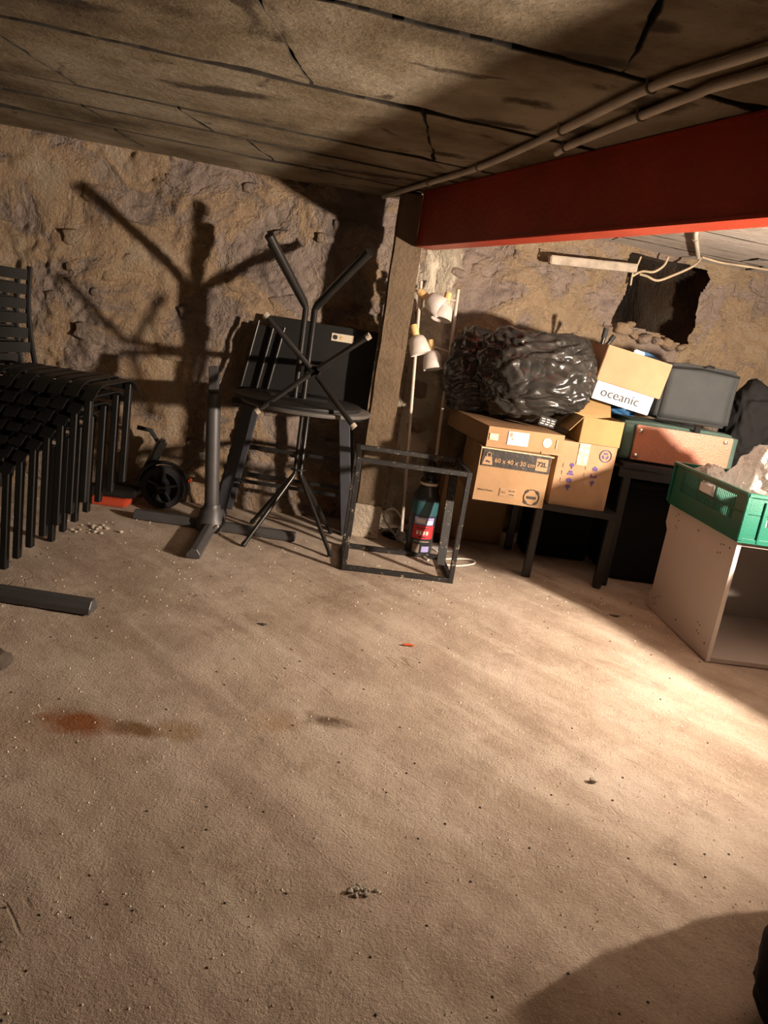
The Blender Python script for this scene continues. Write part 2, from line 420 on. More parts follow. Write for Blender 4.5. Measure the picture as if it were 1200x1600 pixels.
for k, (x, z, s) in enumerate(((1.43, 1.52, .065), (1.52, 1.49, .035), (1.60, 1.475, .05), (1.71, 1.475, .04), (1.79, 1.46, .055), (1.90, 1.455, .04), (1.47, 1.555, .03))):
    o = link(stone_me[k % 8], 'stone', wr); o.location = (x, wall_r(x)+.01+.02*(k % 2), z); o.scale = (s*1.3, .06, s*.8); o.rotation_euler = (.2*math.sin(k), .5*math.sin(k*2.1), math.atan2(.3, 1))
# ceiling: dark void above, slabs as separate pieces with open joints
ce = MB().box(((X0+X1)/2, (Y0+7.2)/2, CEIL+.13), (X1-X0, 7.2-Y0, .1)).build('ceiling', 'ceil_void'); tag(ce, kind='structure')
BA = Vector((-.06, 4.60)); BB = Vector((3.43, -3.38))         # near face of the red beam, plan view
def beam_x(y): return BA.x + (BB.x-BA.x)*(y-BA.y)/(BB.y-BA.y)
SL = .25
def slab(poly, mat, seed, z=CEIL):
    """irregular slab: outline subdivided and roughened, real thickness"""
    out = []; n = len(poly)
    for i in range(n):
        a = Vector(poly[i]); b = Vector(poly[(i+1) % n]); m = max(2, int((b-a).length/.03))
        nn = Vector((-(b-a).y, (b-a).x)).normalized()
        for k in range(m):
            q = a.lerp(b, k/m)
            j = .016*noise.noise(Vector((q.x*4, q.y*4, seed))) + .009*noise.noise(Vector((q.x*17, q.y*17, seed+3))) - .004
            spall = max(0, noise.noise(Vector((q.x*2.1+9, q.y*2.1, seed+.5)))-.30)*.16
            out.append(q + nn*(j + spall))
    t = random.uniform(-.003, .003)
    mb = MB().prism([(q.x, q.y) for q in out], z+t, z+.055)
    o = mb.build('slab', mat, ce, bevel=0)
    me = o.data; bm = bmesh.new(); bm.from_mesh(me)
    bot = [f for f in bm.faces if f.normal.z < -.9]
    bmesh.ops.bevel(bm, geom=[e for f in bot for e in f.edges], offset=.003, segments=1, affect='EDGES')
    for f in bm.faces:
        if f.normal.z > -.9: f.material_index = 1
    me.materials.append(MATS['joint_dark'])  # slab sides coloured dark so the joints read dark
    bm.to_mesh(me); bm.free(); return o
random.seed(11)
seams = [-4.6, -3.8, -3.0, -2.1, -1.3, -.5, .3, .95, 1.55, 2.22, 3.02, 3.80, 4.18, 4.62, 5.3]      # y at x = 0
for i in range(len(seams)-1):
    a, b = seams[i]+.017, seams[i+1]-.017
    if 8 <= i <= 12: a += .008
    cuts = [X0-.1]
    x = X0 + random.uniform(.2, 1.0)
    fixed = {9: [-1.95, -.50], 10: [-1.54, -.05], 11: [-1.10], 12: [-1.62, -.9]}.get(i)
    if fixed: cuts += fixed
    else:
        while x < 4.5: cuts.append(x); x += random.uniform(1.0, 1.7)
    xe = beam_x((a+b)/2+SL*.5)+.02
    cuts = [c for c in cuts if c < min(X1, xe+.2)-.35] + [None]
    for k in range(len(cuts)-1):
        xl = cuts[k]+.006; s = random.uniform(-.12, .12) if k else 0
        def yy(x, q): return q + SL*x
        if cuts[k+1] is None:
            # ends under the beam's near flange
            def hit(q):
                x = beam_x(q)
                for _ in range(20): x = min(X1, beam_x(yy(x, q)))
                return x + .03
            xa, xb = hit(a), hit(b)
        else:
            xa = xb = cuts[k+1]-.006
            xa -= .03; xb += .03
        xl0, xl1 = (xl-.03, xl+.03) if k else (xl, xl)
        if xa - xl0 < .05 and xb - xl1 < .05: continue
        poly = [(xl0, yy(xl0, a)), (max(xa, xl0+.02), yy(xa, a)), (max(xb, xl1+.02), yy(xb, b)), (xl1, yy(xl1, b))]
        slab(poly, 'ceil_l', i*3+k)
SR = .30
seamr = [-5.2, -4.4, -3.6, -2.8, -2.0, -1.2, -.4, .4, 1.2, 2.0, 2.75, 3.5, 4.05, 4.5, 4.78, 5.12]
for i in range(len(seamr)-1):
    a, b = seamr[i]+.009, seamr[i+1]-.009
    def hit(q):
        x = 1.0
        for _ in range(40): x = .5*x + .5*beam_x(max(-3.4, q+SR*x))
        return x + .09
    xa, xb = hit(a), hit(b)
    cuts = [None]; x = max(xa, xb) + random.uniform(.5, 1.3)
    while x < X1-.3: cuts.append(x); x += random.uniform(1.0, 1.8)
    cuts.append(X1+.05)
    for k in range(len(cuts)-1):
        l0, l1 = (xa, xb) if cuts[k] is None else (cuts[k]+.006,)*2
        r_ = cuts[k+1]-.006
        if r_ - max(l0, l1) < .1: continue
        poly = [(l0, a+SR*l0), (r_, a+SR*r_), (r_, b+SR*r_), (l1, b+SR*l1)]
        if max(p[1] for p in poly) < Y0-.2: continue
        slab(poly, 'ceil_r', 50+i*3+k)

# ------------------------------------------------------------------ beam, post, conduits
bd = (BB-BA).normalized(); bn = Vector((-bd.y, bd.x))
if bn.x < 0: bn = -bn
bt = thing('steel_beam', 'long red painted steel beam under the ceiling resting on the concrete post', 'beam', (BA.x, BA.y, 1.75))
L = (BB-BA).length
m = Matrix(((bd.x, bn.x, 0, 0), (bd.y, bn.y, 0, 0), (0, 0, 1, 0), (0, 0, 0, 1)))
def seg(a, b): return [(a[0], a[1]), (b[0], a[1]), (b[0], b[1]), (a[0], b[1])]
MB().prism(seg((0, .006), (L, .02)), .014, .298, m).build('web', 'red_paint', bt)
MB().prism(seg((0, 0), (L, .115)), 0, .014, m).build('bottom_flange', 'red_paint', bt, bevel=.003)
MB().prism(seg((0, 0), (L, .115)), .286, .30, m).build('top_flange', 'red_paint', bt, bevel=.003)

pt = thing('concrete_post', 'brownish square concrete post carrying the end of the red beam', 'post', (-.105, 4.70, 0), R(3))
def post_mesh():
    bm = bmesh.new(); bmesh.ops.create_cube(bm, size=1)
    for v in bm.verts: v.co = Vector((v.co.x*.165, v.co.y*.165, (v.co.z+.5)*1.83+.21))
    bmesh.ops.bevel(bm, geom=list(bm.edges), offset=.010, segments=2, affect='EDGES')
    bmesh.ops.subdivide_edges(bm, edges=[e for e in bm.edges if e.calc_length() > .5], cuts=40, use_grid_fill=True)
    for v in bm.verts:
        v.co.x += .005*noise.noise(v.co*7); v.co.y += .005*noise.noise(v.co*7+Vector((5, 0, 0)))
    me = bpy.data.meshes.new('shaft'); bm.to_mesh(me); bm.free(); me.materials.append(MATS['post_brown']); return me
link(post_mesh(), 'shaft', pt)
MB().box((0, 0, .108), (.168, .168, .212)).build('plinth', 'post_concrete', pt, bevel=.006)

def conduit(pts, label, clips):
    c = thing('conduit_pipe', label, 'pipe', pts[-1], 0, 'conduits along the ceiling')
    o = Vector(pts[-1]); P = [Vector(p)-o for p in pts]
    # smooth
    Q = []
    for i in range(len(P)-1):
        p0, p1, p2, p3 = P[max(0, i-1)], P[i], P[i+1], P[min(len(P)-1, i+2)]
        for k in range(8):
            t = k/8; Q.append(.5*((2*p1)+(p2-p0)*t+(2*p0-5*p1+4*p2-p3)*t*t+(3*p1-p0-3*p2+p3)*t*t*t))
    Q.append(P[-1])
    MB().tube(Q, .0135, 12).build('pipe', 'conduit', c, True)
    for (x, y) in clips:
        q = min(Q, key=lambda v: (v.x+o.x-x)**2+(v.y+o.y-y)**2); i = Q.index(q)
        d = (Q[min(i+1, len(Q)-1)]-Q[max(i-1, 0)]).normalized(); sd = d.cross(Vector((0, 0, 1))).normalized()
        pts_ = [q + sd*(.0165*math.cos(a)) + Vector((0, 0, .0165*math.sin(a))) for a in [math.pi+math.pi*k/8 for k in range(9)]]
        pts_ = [pts_[0]+Vector((0, 0, .02))] + pts_ + [pts_[-1]+Vector((0, 0, .02)), pts_[-1]+sd*.03+Vector((0, 0, .02))]
        MB().tube(pts_, .004, 6).build('clip', 'clip', c, True)
zc = CEIL-.018
conduit([(1.9, -.6, zc), (1.3, .65, zc), (.70, 1.98, zc), (.543, 2.335, zc), (.403, 2.89, zc), (.182, 3.68, zc), (-.06, 4.30, zc), (-.295, 4.90, zc)],
        'longer grey conduit pipe on the ceiling reaching the corner above the post', [(.543, 2.335), (.395, 2.92), (.182, 3.68), (0, 4.2), (.9, 1.55)])
conduit([(2.0, -.5, zc), (1.4, .75, zc), (.757, 2.107, zc), (.659, 2.363, zc), (.53, 2.83, zc), (.464, 3.083, zc), (.44, 3.19, zc-.004)],
        'shorter grey conduit pipe on the ceiling nearest the red beam', [(.60, 2.58), (.458, 3.10), (1.05, 1.5)])
conduit([(1.25, 3.9, zc), (1.45, 4.5, zc), (1.66, 5.05, zc), (1.78, 5.36, zc)], 'thin pale pipe on the bright ceiling above the wall hole', [(1.5, 4.65)])

# plank lintel and wires at the hole
MB().bar((.80, 5.215, 1.86), (1.40, 5.375, 1.905), .05, .055).build('lintel_plank', 'old_plank', bevel=.006)
tag(bpy.data.objects['lintel_plank'], 'weathered grey wooden plank set in the wall left of the hole', 'plank')
def wire(pts, r, label, mat='root_wood'):
    P = [Vector(p) for p in pts]; Q = []
    for i in range(len(P)-1):
        p0, p1, p2, p3 = P[max(0, i-1)], P[i], P[i+1], P[min(len(P)-1, i+2)]
        for k in range(6):
            t = k/6; Q.append(.5*((2*p1)+(p2-p0)*t+(2*p0-5*p1+4*p2-p3)*t*t+(3*p1-p0-3*p2+p3)*t*t*t))
    Q.append(P[-1])
    return tag(MB().tube(Q, r, 8).build('hanging_cable', mat, None, True), label, 'cable', 'loose cables at the wall hole')
def on_r(x, z, off=-.05): return (x, wall_r(x)+off, z)
wire([(1.80, 5.36, zc), (1.78, 5.42, 1.98), (1.66, 5.44, 1.90), (1.58, 5.46, 1.86), (1.50, 5.44, 1.875), (1.45, 5.44, 1.88)], .008, 'pale loose cable sagging across the top of the wall hole')
wire([(1.62, 5.47, 2.02), (1.60, 5.46, 1.96), (1.54, 5.45, 1.91), (1.46, 5.44, 1.90), (1.40, 5.42, 1.86)], .008, 'short curved cable hanging inside the wall hole from the ceiling')
wire([(1.43, 5.43, 1.99), (1.415, 5.42, 1.93), (1.395, 5.41, 1.88), (1.40, 5.42, 1.80)], .006, 'thin dangling cable at the left edge of the wall hole')
wire([(1.80, 5.35, 2.035), (1.95, 5.42, 2.03), (2.06, 5.46, 2.035), (2.35, 5.5, 2.04), (2.8, 5.6, 2.04)], .007, 'thin cable running right along the bright ceiling from the wall hole')

# ------------------------------------------------------------------ stack of black chairs
def chair_parts(t):
    # chair faces +x; origin on the floor under the near front leg, width runs to +y
    W, D, H = .50, .44, .50; mt = 'black_chair'
    for x, y, dx, dy in ((0, 0, 0, 0), (0, W-.04, 0, 0), (-D, .01, -.06, 0), (-D, W-.05, -.06, 0)):
        MB().bar((x+dx, y+.018, 0), (x, y+.018, H-.015), .034, .030, (1, 0, 0)).build('leg', mt, t, bevel=.004, seg=1)
    for y in (0.018, W-.022):
        MB().bar((.015, y, H-.03), (-D-.01, y, H-.03), .024, .03).build('side_rail', mt, t, bevel=.003, seg=1)
    me = None
    n = 7
    for k in range(n):          # seat slats run across the seat and curl down at both ends
        x = .012 - k*(D-.02)/(n-1)
        if me is None:
            mb = MB(); prof = []
            for j in range(13):
                y = -.035 + (W+.045)*j/12; e = abs(j-6)/6
                prof.append((y, H + .018 - .055*max(0, e-.55)**2/.2))
            for th in (0,):
                vs = []
                for (y, z) in prof: vs += [(-.026, y, z), (.026, y, z), (.026, y, z-.007), (-.026, y, z-.007)]
                fs = [(j*4+a, j*4+(a+1) % 4, (j+1)*4+(a+1) % 4, (j+1)*4+a) for j in range(12) for a in range(4)] + [(3, 2, 1, 0), (48, 49, 50, 51)]
                mb.add(vs, fs)
            o = mb.build('seat_slat', mt, t, True); me = o.data
        else: o = link(me, 'seat_slat', t)
        o.location = (x, 0, .004*abs(k-3)/3 if k else -.006); o.rotation_euler = (0, 0, 0)
    # curved backrest with cut-out slots: slats between two uprights
    def bx(z): return -D - .02 - .10*(z-H) - .02*math.sin((z-H)*7)
    for y in (.0, W-.02):
        MB().tube([(bx(H-.04+.49*j/10), y+.01, H-.04+.49*j/10) for j in range(11)], .013, 8).build('back_upright', mt, t, True)
    for k in range(6):
        z = H + .08 + k*.066; mb = MB(); vs = []
        for j in range(11):
            u = j/10; y = .0 + (W)*u; bow = -.05*(1-(2*u-1)**2); x = bx(z)+bow
            vs += [(x+.005, y, z-.024), (x+.005, y, z+.024), (x-.002, y, z+.024), (x-.002, y, z-.024)]
        fs = [(j*4+a, j*4+(a+1) % 4, (j+1)*4+(a+1) % 4, (j+1)*4+a) for j in range(10) for a in range(4)] + [(3, 2, 1, 0), (40, 41, 42, 43)]
        mb.add(vs, fs).build('back_slat', mt, t, True)
ORD = ['lowest black slatted chair of the stack, its legs on the floor', 'second black slatted chair from the bottom of the stack', 'third black slatted chair from the bottom of the stack',
       'middle black slatted chair of the stack of seven', 'third black slatted chair from the top of the stack', 'second black slatted chair from the top of the stack', 'topmost black slatted chair of the stack, its slotted seat showing']
ch0 = thing('stacking_chair', ORD[0], 'chair', (-1.635, 3.19, 0), 0, 'stacked black chairs'); chair_parts(ch0)
for k in range(1, 7):
    c = copy_tree(ch0); c.location = (-1.635+.056*k, 3.19, .0605*k); c['label'] = ORD[k]

# ------------------------------------------------------------------ pedestal base with cross feet
def foot_bar(mb, a, b, w=.072, h=.05):
    a = Vector(a); b = Vector(b); d = (b-a).normalized(); s = Vector((-d.y, d.x, 0))
    prof = [(-w/2, 0), (w/2, 0), (w/2, h*.45), (w*.22, h), (-w*.22, h), (-w/2, h*.45)]
    vs = [p + s*x + Vector((0, 0, z)) for p in (a, b) for x, z in prof]; n = 6
    return mb.add(vs, [tuple(range(n-1, -1, -1)), tuple(range(n, 2*n))] + [(k, (k+1) % n, n+(k+1) % n, n+k) for k in range(n)])
pc = Vector((-.99, 4.30, .006))
pd = thing('table_pedestal', 'grey metal table pedestal with four cross feet and no top', 'table base', pc)
for a, ln in ((R(2), .50), (R(182), .44), (R(-84), .58), (R(92), .34)):
    foot_bar(MB(), (.05*math.cos(a), .05*math.sin(a), 0), (ln*math.cos(a), ln*math.sin(a), 0)).build('foot', 'grey_metal', pd, bevel=.003, seg=1)
MB().lathe([(.085, .0), (.085, .055), (.07, .075), (.066, .11), (.05, .125), (.046, .15)], 20).build('collar', 'grey_metal', pd, True)
MB().tube([(0, 0, .10), (-.055, 0, .78)], .041, 20).build('pole', 'grey_metal', pd, True)
MB().bar((-.055, 0, .78), (-.065, 0, .93), .05, .05).build('top_tube', 'grey_metal', pd, bevel=.004)
MB().lathe([(.012, 0), (.012, .01), (.006, .014)], 10, Matrix.Translation((.055, -.068, .035)) @ Matrix.Rotation(R(80), 4, 'X')).build('bolt', 'chrome', pd, True)

# foot bar poking in at the left edge
lp = thing('pedestal_base', 'dark grey metal pedestal base with one foot bar reaching in at the left edge', 'table base', (-1.30, 2.885, .006), R(.5))
foot_bar(MB(), (-.62, 0, 0), (.20, -.005, 0), .08, .055).build('bar', 'grey_metal', lp, bevel=.003, seg=1)
foot_bar(MB(), (-.40, .04, 0), (-.40, .40, 0), .08, .055).build('cross_bar', 'grey_metal', lp, bevel=.003, seg=1)
MB().lathe([(.075, 0.05), (.07, .09), (.045, .11), (.04, .60)], 18, Matrix.Translation((-.40, 0, 0))).build('stub_pole', 'grey_metal', lp, True)

# ------------------------------------------------------------------ bistro tables with bent-tube bases
def bistro_base(t, h, foot=.25, jz=.34, spread=.022):
    for k in range(4):
        a = R(45+90*k); c, s = math.cos(a), math.sin(a); r = foot*1.414
        pts = [(c*r, s*r, .012), (c*(spread+.02), s*(spread+.02), jz-.03), (c*spread, s*spread, jz), (c*spread, s*spread, h-.05)]
        MB().tube(pts, .0125, 10).build('leg', 'black_tube', t, True)
        d = Vector((c*(r-spread), s*(r-spread), -(jz-.04))).normalized()
        MB().tube([Vector((c*r, s*r, .012))-d*.012, Vector((c*r, s*r, .012))+d*.010], .0155, 10).build('foot_cap', 'black_tube', t, True)
    for k in range(2):
        a = R(90*k); c, s = math.cos(a), math.sin(a)
        MB().bar((-c*.2, -s*.2, h-.037), (c*.2, s*.2, h-.037), .03, .022 if k else .018).build('top_bracket', 'black_tube', t, bevel=.002, seg=1)
    MB().lathe([(.045, jz+.02), (.045, jz+.03)], 12).build('joint_plate', 'black_tube', t, True)
TC = Vector((-.525, 4.33, .004)); TH = .80
t = thing('bistro_table', 'upright black bistro table carrying an upturned one on its round top', 'table', TC, R(6), 'black bistro tables'); bistro_base(t, TH, .24, .40)
MB().lathe([(.36, TH-.022), (.365, TH-.016), (.365, TH-.004), (.36, TH)], 48).build('tabletop', 'tabletop_grey', t, True)
t = thing('bistro_table', 'upturned black bistro table with four bent tube feet in the air', 'table', TC+Vector((-.045, 0, TH+.0005)), R(9), 'black bistro tables')
base = bpy.data.objects.new('base', None)
h2 = .845
for k in range(4):
    a = R(45+90*k); c, s = math.cos(a), math.sin(a); r = .25*1.414; sp = .034
    z = lambda q: h2-q
    MB().tube([(c*r, s*r, z(.012)), (c*(sp+.02), s*(sp+.02), z(.30)), (c*sp, s*sp, z(.33)), (c*sp, s*sp, .03)], [.024, .022, .017, .015], 12).build('leg', 'black_tube', t, True)
    d = Vector((c*(r-sp), s*(r-sp), .29)).normalized()
    MB().tube([Vector((c*r, s*r, h2-.012))-d*.01, Vector((c*r, s*r, h2-.012))+d*.01], .0252, 12).build('foot_cap', 'black_tube', t, True)
MB().lathe([(.35, 0), (.355, .006), (.355, .018), (.35, .022)], 48).build('tabletop', 'table_black', t, True)
MB().box((0, 0, .030), (.32, .03, .016)).build('top_bracket', 'black_tube', t)
bpy.data.objects.remove(base)

# table lying on its side: square top upright at the back, cross of feet towards the camera
t = thing('bistro_table', 'black square bistro table lying on its side, crossed feet towards the viewer', 'table', (-.50, 4.735, .747), 0, 'black bistro tables')
MB().box((-.03, .045, .25), (.66, .022, .50)).build('tabletop', 'table_black', t, bevel=.004)
cx, cz, yb = .025, .262, -.72
MB().tube([(cx, .03, cz), (cx, yb+.32, cz)], .018, 12).build('column', 'black_tube', t, True)
for (fx, fz) in ((-.235, .50), (.275, .475), (-.225, .03), (.265, .027)):
    MB().tube([(cx, yb+.32, cz), (cx+(fx-cx)*.10, yb+.03, cz+(fz-cz)*.1), (fx, yb-.02, fz)], .0145, 12).build('leg', 'black_tube', t, True)
    d = Vector((fx-cx, -.05, fz-cz)).normalized()
    MB().tube([Vector((fx, yb-.02, fz)), Vector((fx, yb-.02, fz))+d*.022], .0185, 12).build('foot_cap', 'foot_cap', t, True)
st = MB().box((.09, .031, .435), (.135, .003, .046)).build('sticker', 'sticker', t); tag(st, 'pale sticker with round stamps')
MB().lathe([(.014, 0), (.014, .002)], 14, Matrix.Translation((.045, .029, .435)) @ Matrix.Rotation(R(90), 4, 'X')).build('stamp', 'ink_black', st, True)
MB().lathe([(.010, 0), (.010, .002)], 14, Matrix.Translation((.085, .029, .435)) @ Matrix.Rotation(R(90), 4, 'X')).build('stamp', 'wood_light', st, True)

# trestle table behind
t = thing('trestle_table', 'black table with splayed slab legs against the stone wall', 'table', (-.61, 4.72, .004))
MB().box((.0, .0, .727), (.78, .30, .03)).build('tabletop', 'table_black', t, bevel=.004)
for sx, xo in ((-1, 0), (1, 0)):
    for y in (-.12, .10):
        MB().bar((sx*.40, y, 0), (sx*.29, y, .712), .065, .028, (0, 1, 0)).build('leg', 'grey_blue', t, bevel=.003, seg=1)
for z, y in ((.24, .10), (.24, -.12), (.42, .10)):
    hw = .40-.11*z/.712
    MB().bar((-hw, y+.02, z), (hw, y+.02, z), .012, .022).build('rail', 'black_metal', t)
# folded chair standing behind, left of the tipped table
t = thing('folding_chair', 'folded black chair with shiny tubes standing left of the tipped table', 'chair', (-.905, 4.70, .747), 0, rot=(R(-5), R(7), 0))
MB().box((.0, .03, .23), (.16, .02, .42)).build('seat', 'table_black', t, bevel=.004)
for x in (-.075, .02, .085): MB().tube([(x-.01, .0, 0), (x, .0, .46)], .010, 10).build('tube', 'black_tube', t, True)

# ------------------------------------------------------------------ wheeled machine by the wall
t = thing('garden_machine', 'black wheeled machine with a red base beside the stone wall', 'machine', (-1.50, 4.57, .004), R(6))
wm = Matrix.Translation((.135, -.01, .135)) @ Matrix.Rotation(R(90), 4, 'X') @ Matrix.Rotation(R(0), 4, 'Y')
wh = MB().lathe([(.095, -.035), (.125, -.035), (.133, -.02), (.135, 0), (.133, .02), (.125, .035), (.095, .035), (.092, 0)], 36, wm).build('wheel', 'rubber', t, True)
MB().lathe([(.035, -.03), (.035, .04), (.02, .045)], 16, wm).build('hub', 'gloss_black', wh, True)
for k in range(5):
    a = R(72*k+15); MB().bar(wm @ Vector((.03*math.cos(a), .03*math.sin(a), .02)), wm @ Vector((.097*math.cos(a), .097*math.sin(a), .02)), .022, .018).build('spoke', 'gloss_black', wh, bevel=.003, seg=1)
fp = [(.135+.155*math.cos(a), .135+.155*math.sin(a)) for a in [R(-10+14*k) for k in range(14)]]
MB().tube([(x, -.02, z) for x, z in fp], .012, 8).build('mudguard', 'gloss_black', t, True)
MB().prism([(-.27, -.10), (-.02, -.10), (-.0, .08), (-.27, .08)], .055, .10).build('deck', 'black_metal', t, bevel=.008)
MB().prism([(-.26, -.12), (-.06, -.12), (-.03, .06), (-.26, .06)], .0, .05).build('base', 'red_plastic', t, bevel=.008)
MB().bar((-.02, .03, .10), (.10, .06, .42), .08, .06).build('motor_block', 'gloss_black', t, bevel=.015)
MB().tube([(.08, .06, .38), (.02, .06, .46), (-.06, .05, .47)], .014, 8).build('handle', 'rubber', t, True)
MB().lathe([(.011, 0), (.011, .03)], 10, Matrix.Translation((.295, -.01, .20)) @ Matrix.Rotation(R(90), 4, 'X')).build('reflector', 'red_plastic', t, True)

# ------------------------------------------------------------------ cube frame
t = thing('cube_frame', 'scuffed black steel cube frame standing open on the floor', 'frame', (.105, 4.165, .004), R(5))
w_, d_, h_, b_ = .61, .44, .618, .026
X = w_/2-b_/2; Yd = d_/2-b_/2
for sx in (-1, 1):
    for sy in (-1, 1): MB().box((sx*X, sy*Yd, h_/2), (b_, b_, h_)).build('upright', 'scuffed_black', t, bevel=.002, seg=1)
for z in (b_/2, h_-b_/2):
    for sy in (-1, 1): MB().box((0, sy*Yd, z), (w_-2*b_, b_, b_)).build('cross_bar', 'scuffed_black', t, bevel=.002, seg=1)
    for sx in (-1, 1): MB().box((sx*X, 0, z), (b_, d_-2*b_, b_)).build('side_bar', 'scuffed_black', t, bevel=.002, seg=1)
t = thing('loose_bar', 'loose black flat bar leaning inside the cube frame at its right', 'bar', (.365, 4.20, .03), R(5))
MB().bar((0, 0, 0), (.008, .13, .50), .05, .012, (0, 1, 0)).build('bar', 'scuffed_black', t, bevel=.002, seg=1)

# tall can inside
t = thing('spray_can', 'tall dark can with a red and white printed label inside the cube frame', 'can', (.237, 4.46, .006))
MB().lathe([(.075, 0), (.080, .008), (.080, .34), (.076, .365), (.055, .40), (.045, .42)], 32).build('body', 'can_body', t, True)
MB().lathe([(.0812, .25), (.0812, .335)], 32).build('upper_band', 'can_teal', t, True)
lb = []
def lab(a0, a1, z0, z1, mat, r, name='label'):
    mb = MB(); n = 10; vs = []
    for j in range(n+1):
        a = R(a0+(a1-a0)*j/n)
        for z in (z0, z1): vs += [(r*math.cos(a), r*math.sin(a), z), ((r-.001)*math.cos(a), (r-.001)*math.sin(a), z)]
    fs = []
    for j in range(n):
        o = j*4; fs += [(o, o+4, o+6, o+2), (o+1, o+3, o+7, o+5), (o, o+1, o+5, o+4), (o+2, o+6, o+7, o+3)]
    fs += [(0, 2, 3, 1), (n*4, n*4+1, n*4+3, n*4+2)]
    return mb.add(vs, fs).build(name, mat, t, True)
lab(-130, -35, .11, .19, 'ink_red', .0815); lab(-128, -40, .195, .24, 'ink_violet', .0815)
lab(-120, -80, .205, .232, 'paper_white', .0820); lab(-72, -48, .20, .222, 'paper_white', .0820)
lab(-112, -55, .140, .156, 'bit_orange', .0822)
for a in (-112, -98, -84, -70): lab(a, a+8, .135, .158, 'paper_white', .0826)
lab(-118, -60, .172, .177, 'ink_black', .0822); lab(-100, -70, .118, .124, 'ink_black', .0822)
lab(-120, -90, .02, .075, 'ink_grey', .0815); lab(-80, -45, .03, .065, 'ink_violet', .0815); lab(-118, -50, .090, .097, 'ink_grey', .0815)
MB().lathe([(.05, .418), (.05, .455), (.036, .47), (.036, .52), (.028, .535), (.022, .57)], 24).build('cap', 'gloss_black', t, True)
MB().lathe([(.0515, .425), (.0515, .44)], 24).build('cap_ring', 'sticker', t, True)

# ------------------------------------------------------------------ two spot floor lamps
def spot(t, at, knob_at, axis, r=.062, ln=.115):
    ax = Vector(axis).normalized(); q = ax.to_track_quat('Z', 'Y').to_matrix().to_4x4()
    hd = link(MB().lathe([(.022, 0), (.042, .012), (.052, .03), (.058, .06), (.064, ln), (.061, ln), (.054, .06), (.046, .03), (.018, .008)], 24, Matrix.Translation(Vector(at)) @ q).mesh('shade'), 'shade', t)
    hd.data.materials.append(MATS['lamp_white'])
    for p in hd.data.polygons: p.use_smooth = True
    MB().lathe([(.020, -.065), (.022, -.06), (.022, 0), (.020, .004)], 18, Matrix.Translation(Vector(at)) @ q).build('socket', 'wood_light', hd, True)
    MB().tube([Vector(knob_at), Vector(at)-ax*.03], .006, 8).build('arm', 'pole_white', hd, True)
t = thing('floor_lamp', 'pale spotlight floor lamp with two bell shades nearest the concrete post', 'lamp', (.132, 4.79, .004), 0, 'pale floor lamps')
MB().lathe([(.125, 0), (.125, .012), (.115, .02), (.02, .026)], 36).build('base', 'gloss_black', t, True)
MB().tube([(0, 0, .02), (-.055, 0, .70), (-.125, 0, 1.578)], .0105, 12).build('pole', 'pole_white', t, True)
spot(t, (-.075, -.03, 1.49), (-.118, 0, 1.48), (.85, -.25, -.45)); spot(t, (-.105, -.045, 1.262), (-.10, 0, 1.27), (.40, -.12, -.9))
t = thing('floor_lamp', 'pale spotlight floor lamp standing nearer the cardboard boxes', 'lamp', (.30, 4.86, .004), 0, 'pale floor lamps')
MB().lathe([(.12, 0), (.12, .012), (.11, .02), (.02, .026)], 36).build('base', 'gloss_black', t, True)
MB().tube([(0, 0, .02), (-.03, 0, .64), (-.062, 0, 1.568)], .0105, 12).build('pole', 'pole_white', t, True)
spot(t, (-.125, -.02, 1.475), (-.06, 0, 1.50), (-.12, -.25, -.95), ln=.105); spot(t, (-.165, -.03, 1.185), (-.05, 0, 1.19), (.25, -.2, -.9))

# cords and papers near the lamp feet
def cord(name, pts, r, label, mat='cord_white'):
    o = wire(pts, r, label, mat); o.name = name; o['group'] = 'white cords on the floor'; return o
cord('power_cord', [(.10, 4.70, .02), (.02, 4.72, .10), (.0, 4.70, .16), (.06, 4.68, .20), (.12, 4.69, .13), (.10, 4.66, .03), (.16, 4.60, .012), (.30, 4.32, .012)], .006, 'white power cord tangled at the foot of the lamps')
cord('power_cord', [(.40, 4.28, .012), (.48, 4.30, .012), (.58, 4.40, .012), (.56, 4.47, .012), (.44, 4.42, .012), (.36, 4.36, .012)], .005, 'loop of white cord lying right of the cube frame')
o = MB().box((0, 0, .03), (.045, .035, .06)).build('plug_adapter', 'label_white', bevel=.006); o.location = (.115, 4.66, .01); o.rotation_euler = (.3, .2, .4); tag(o, 'small white plug adapter standing beside the can', 'plug')
o = MB().box((0, 0, .001), (.15, .10, .002)).build('paper_sheet', 'paper_white'); o.location = (.40, 4.62, .008); o.rotation_euler = (0, 0, .5); tag(o, 'small white paper lying on the floor behind the can', 'paper')

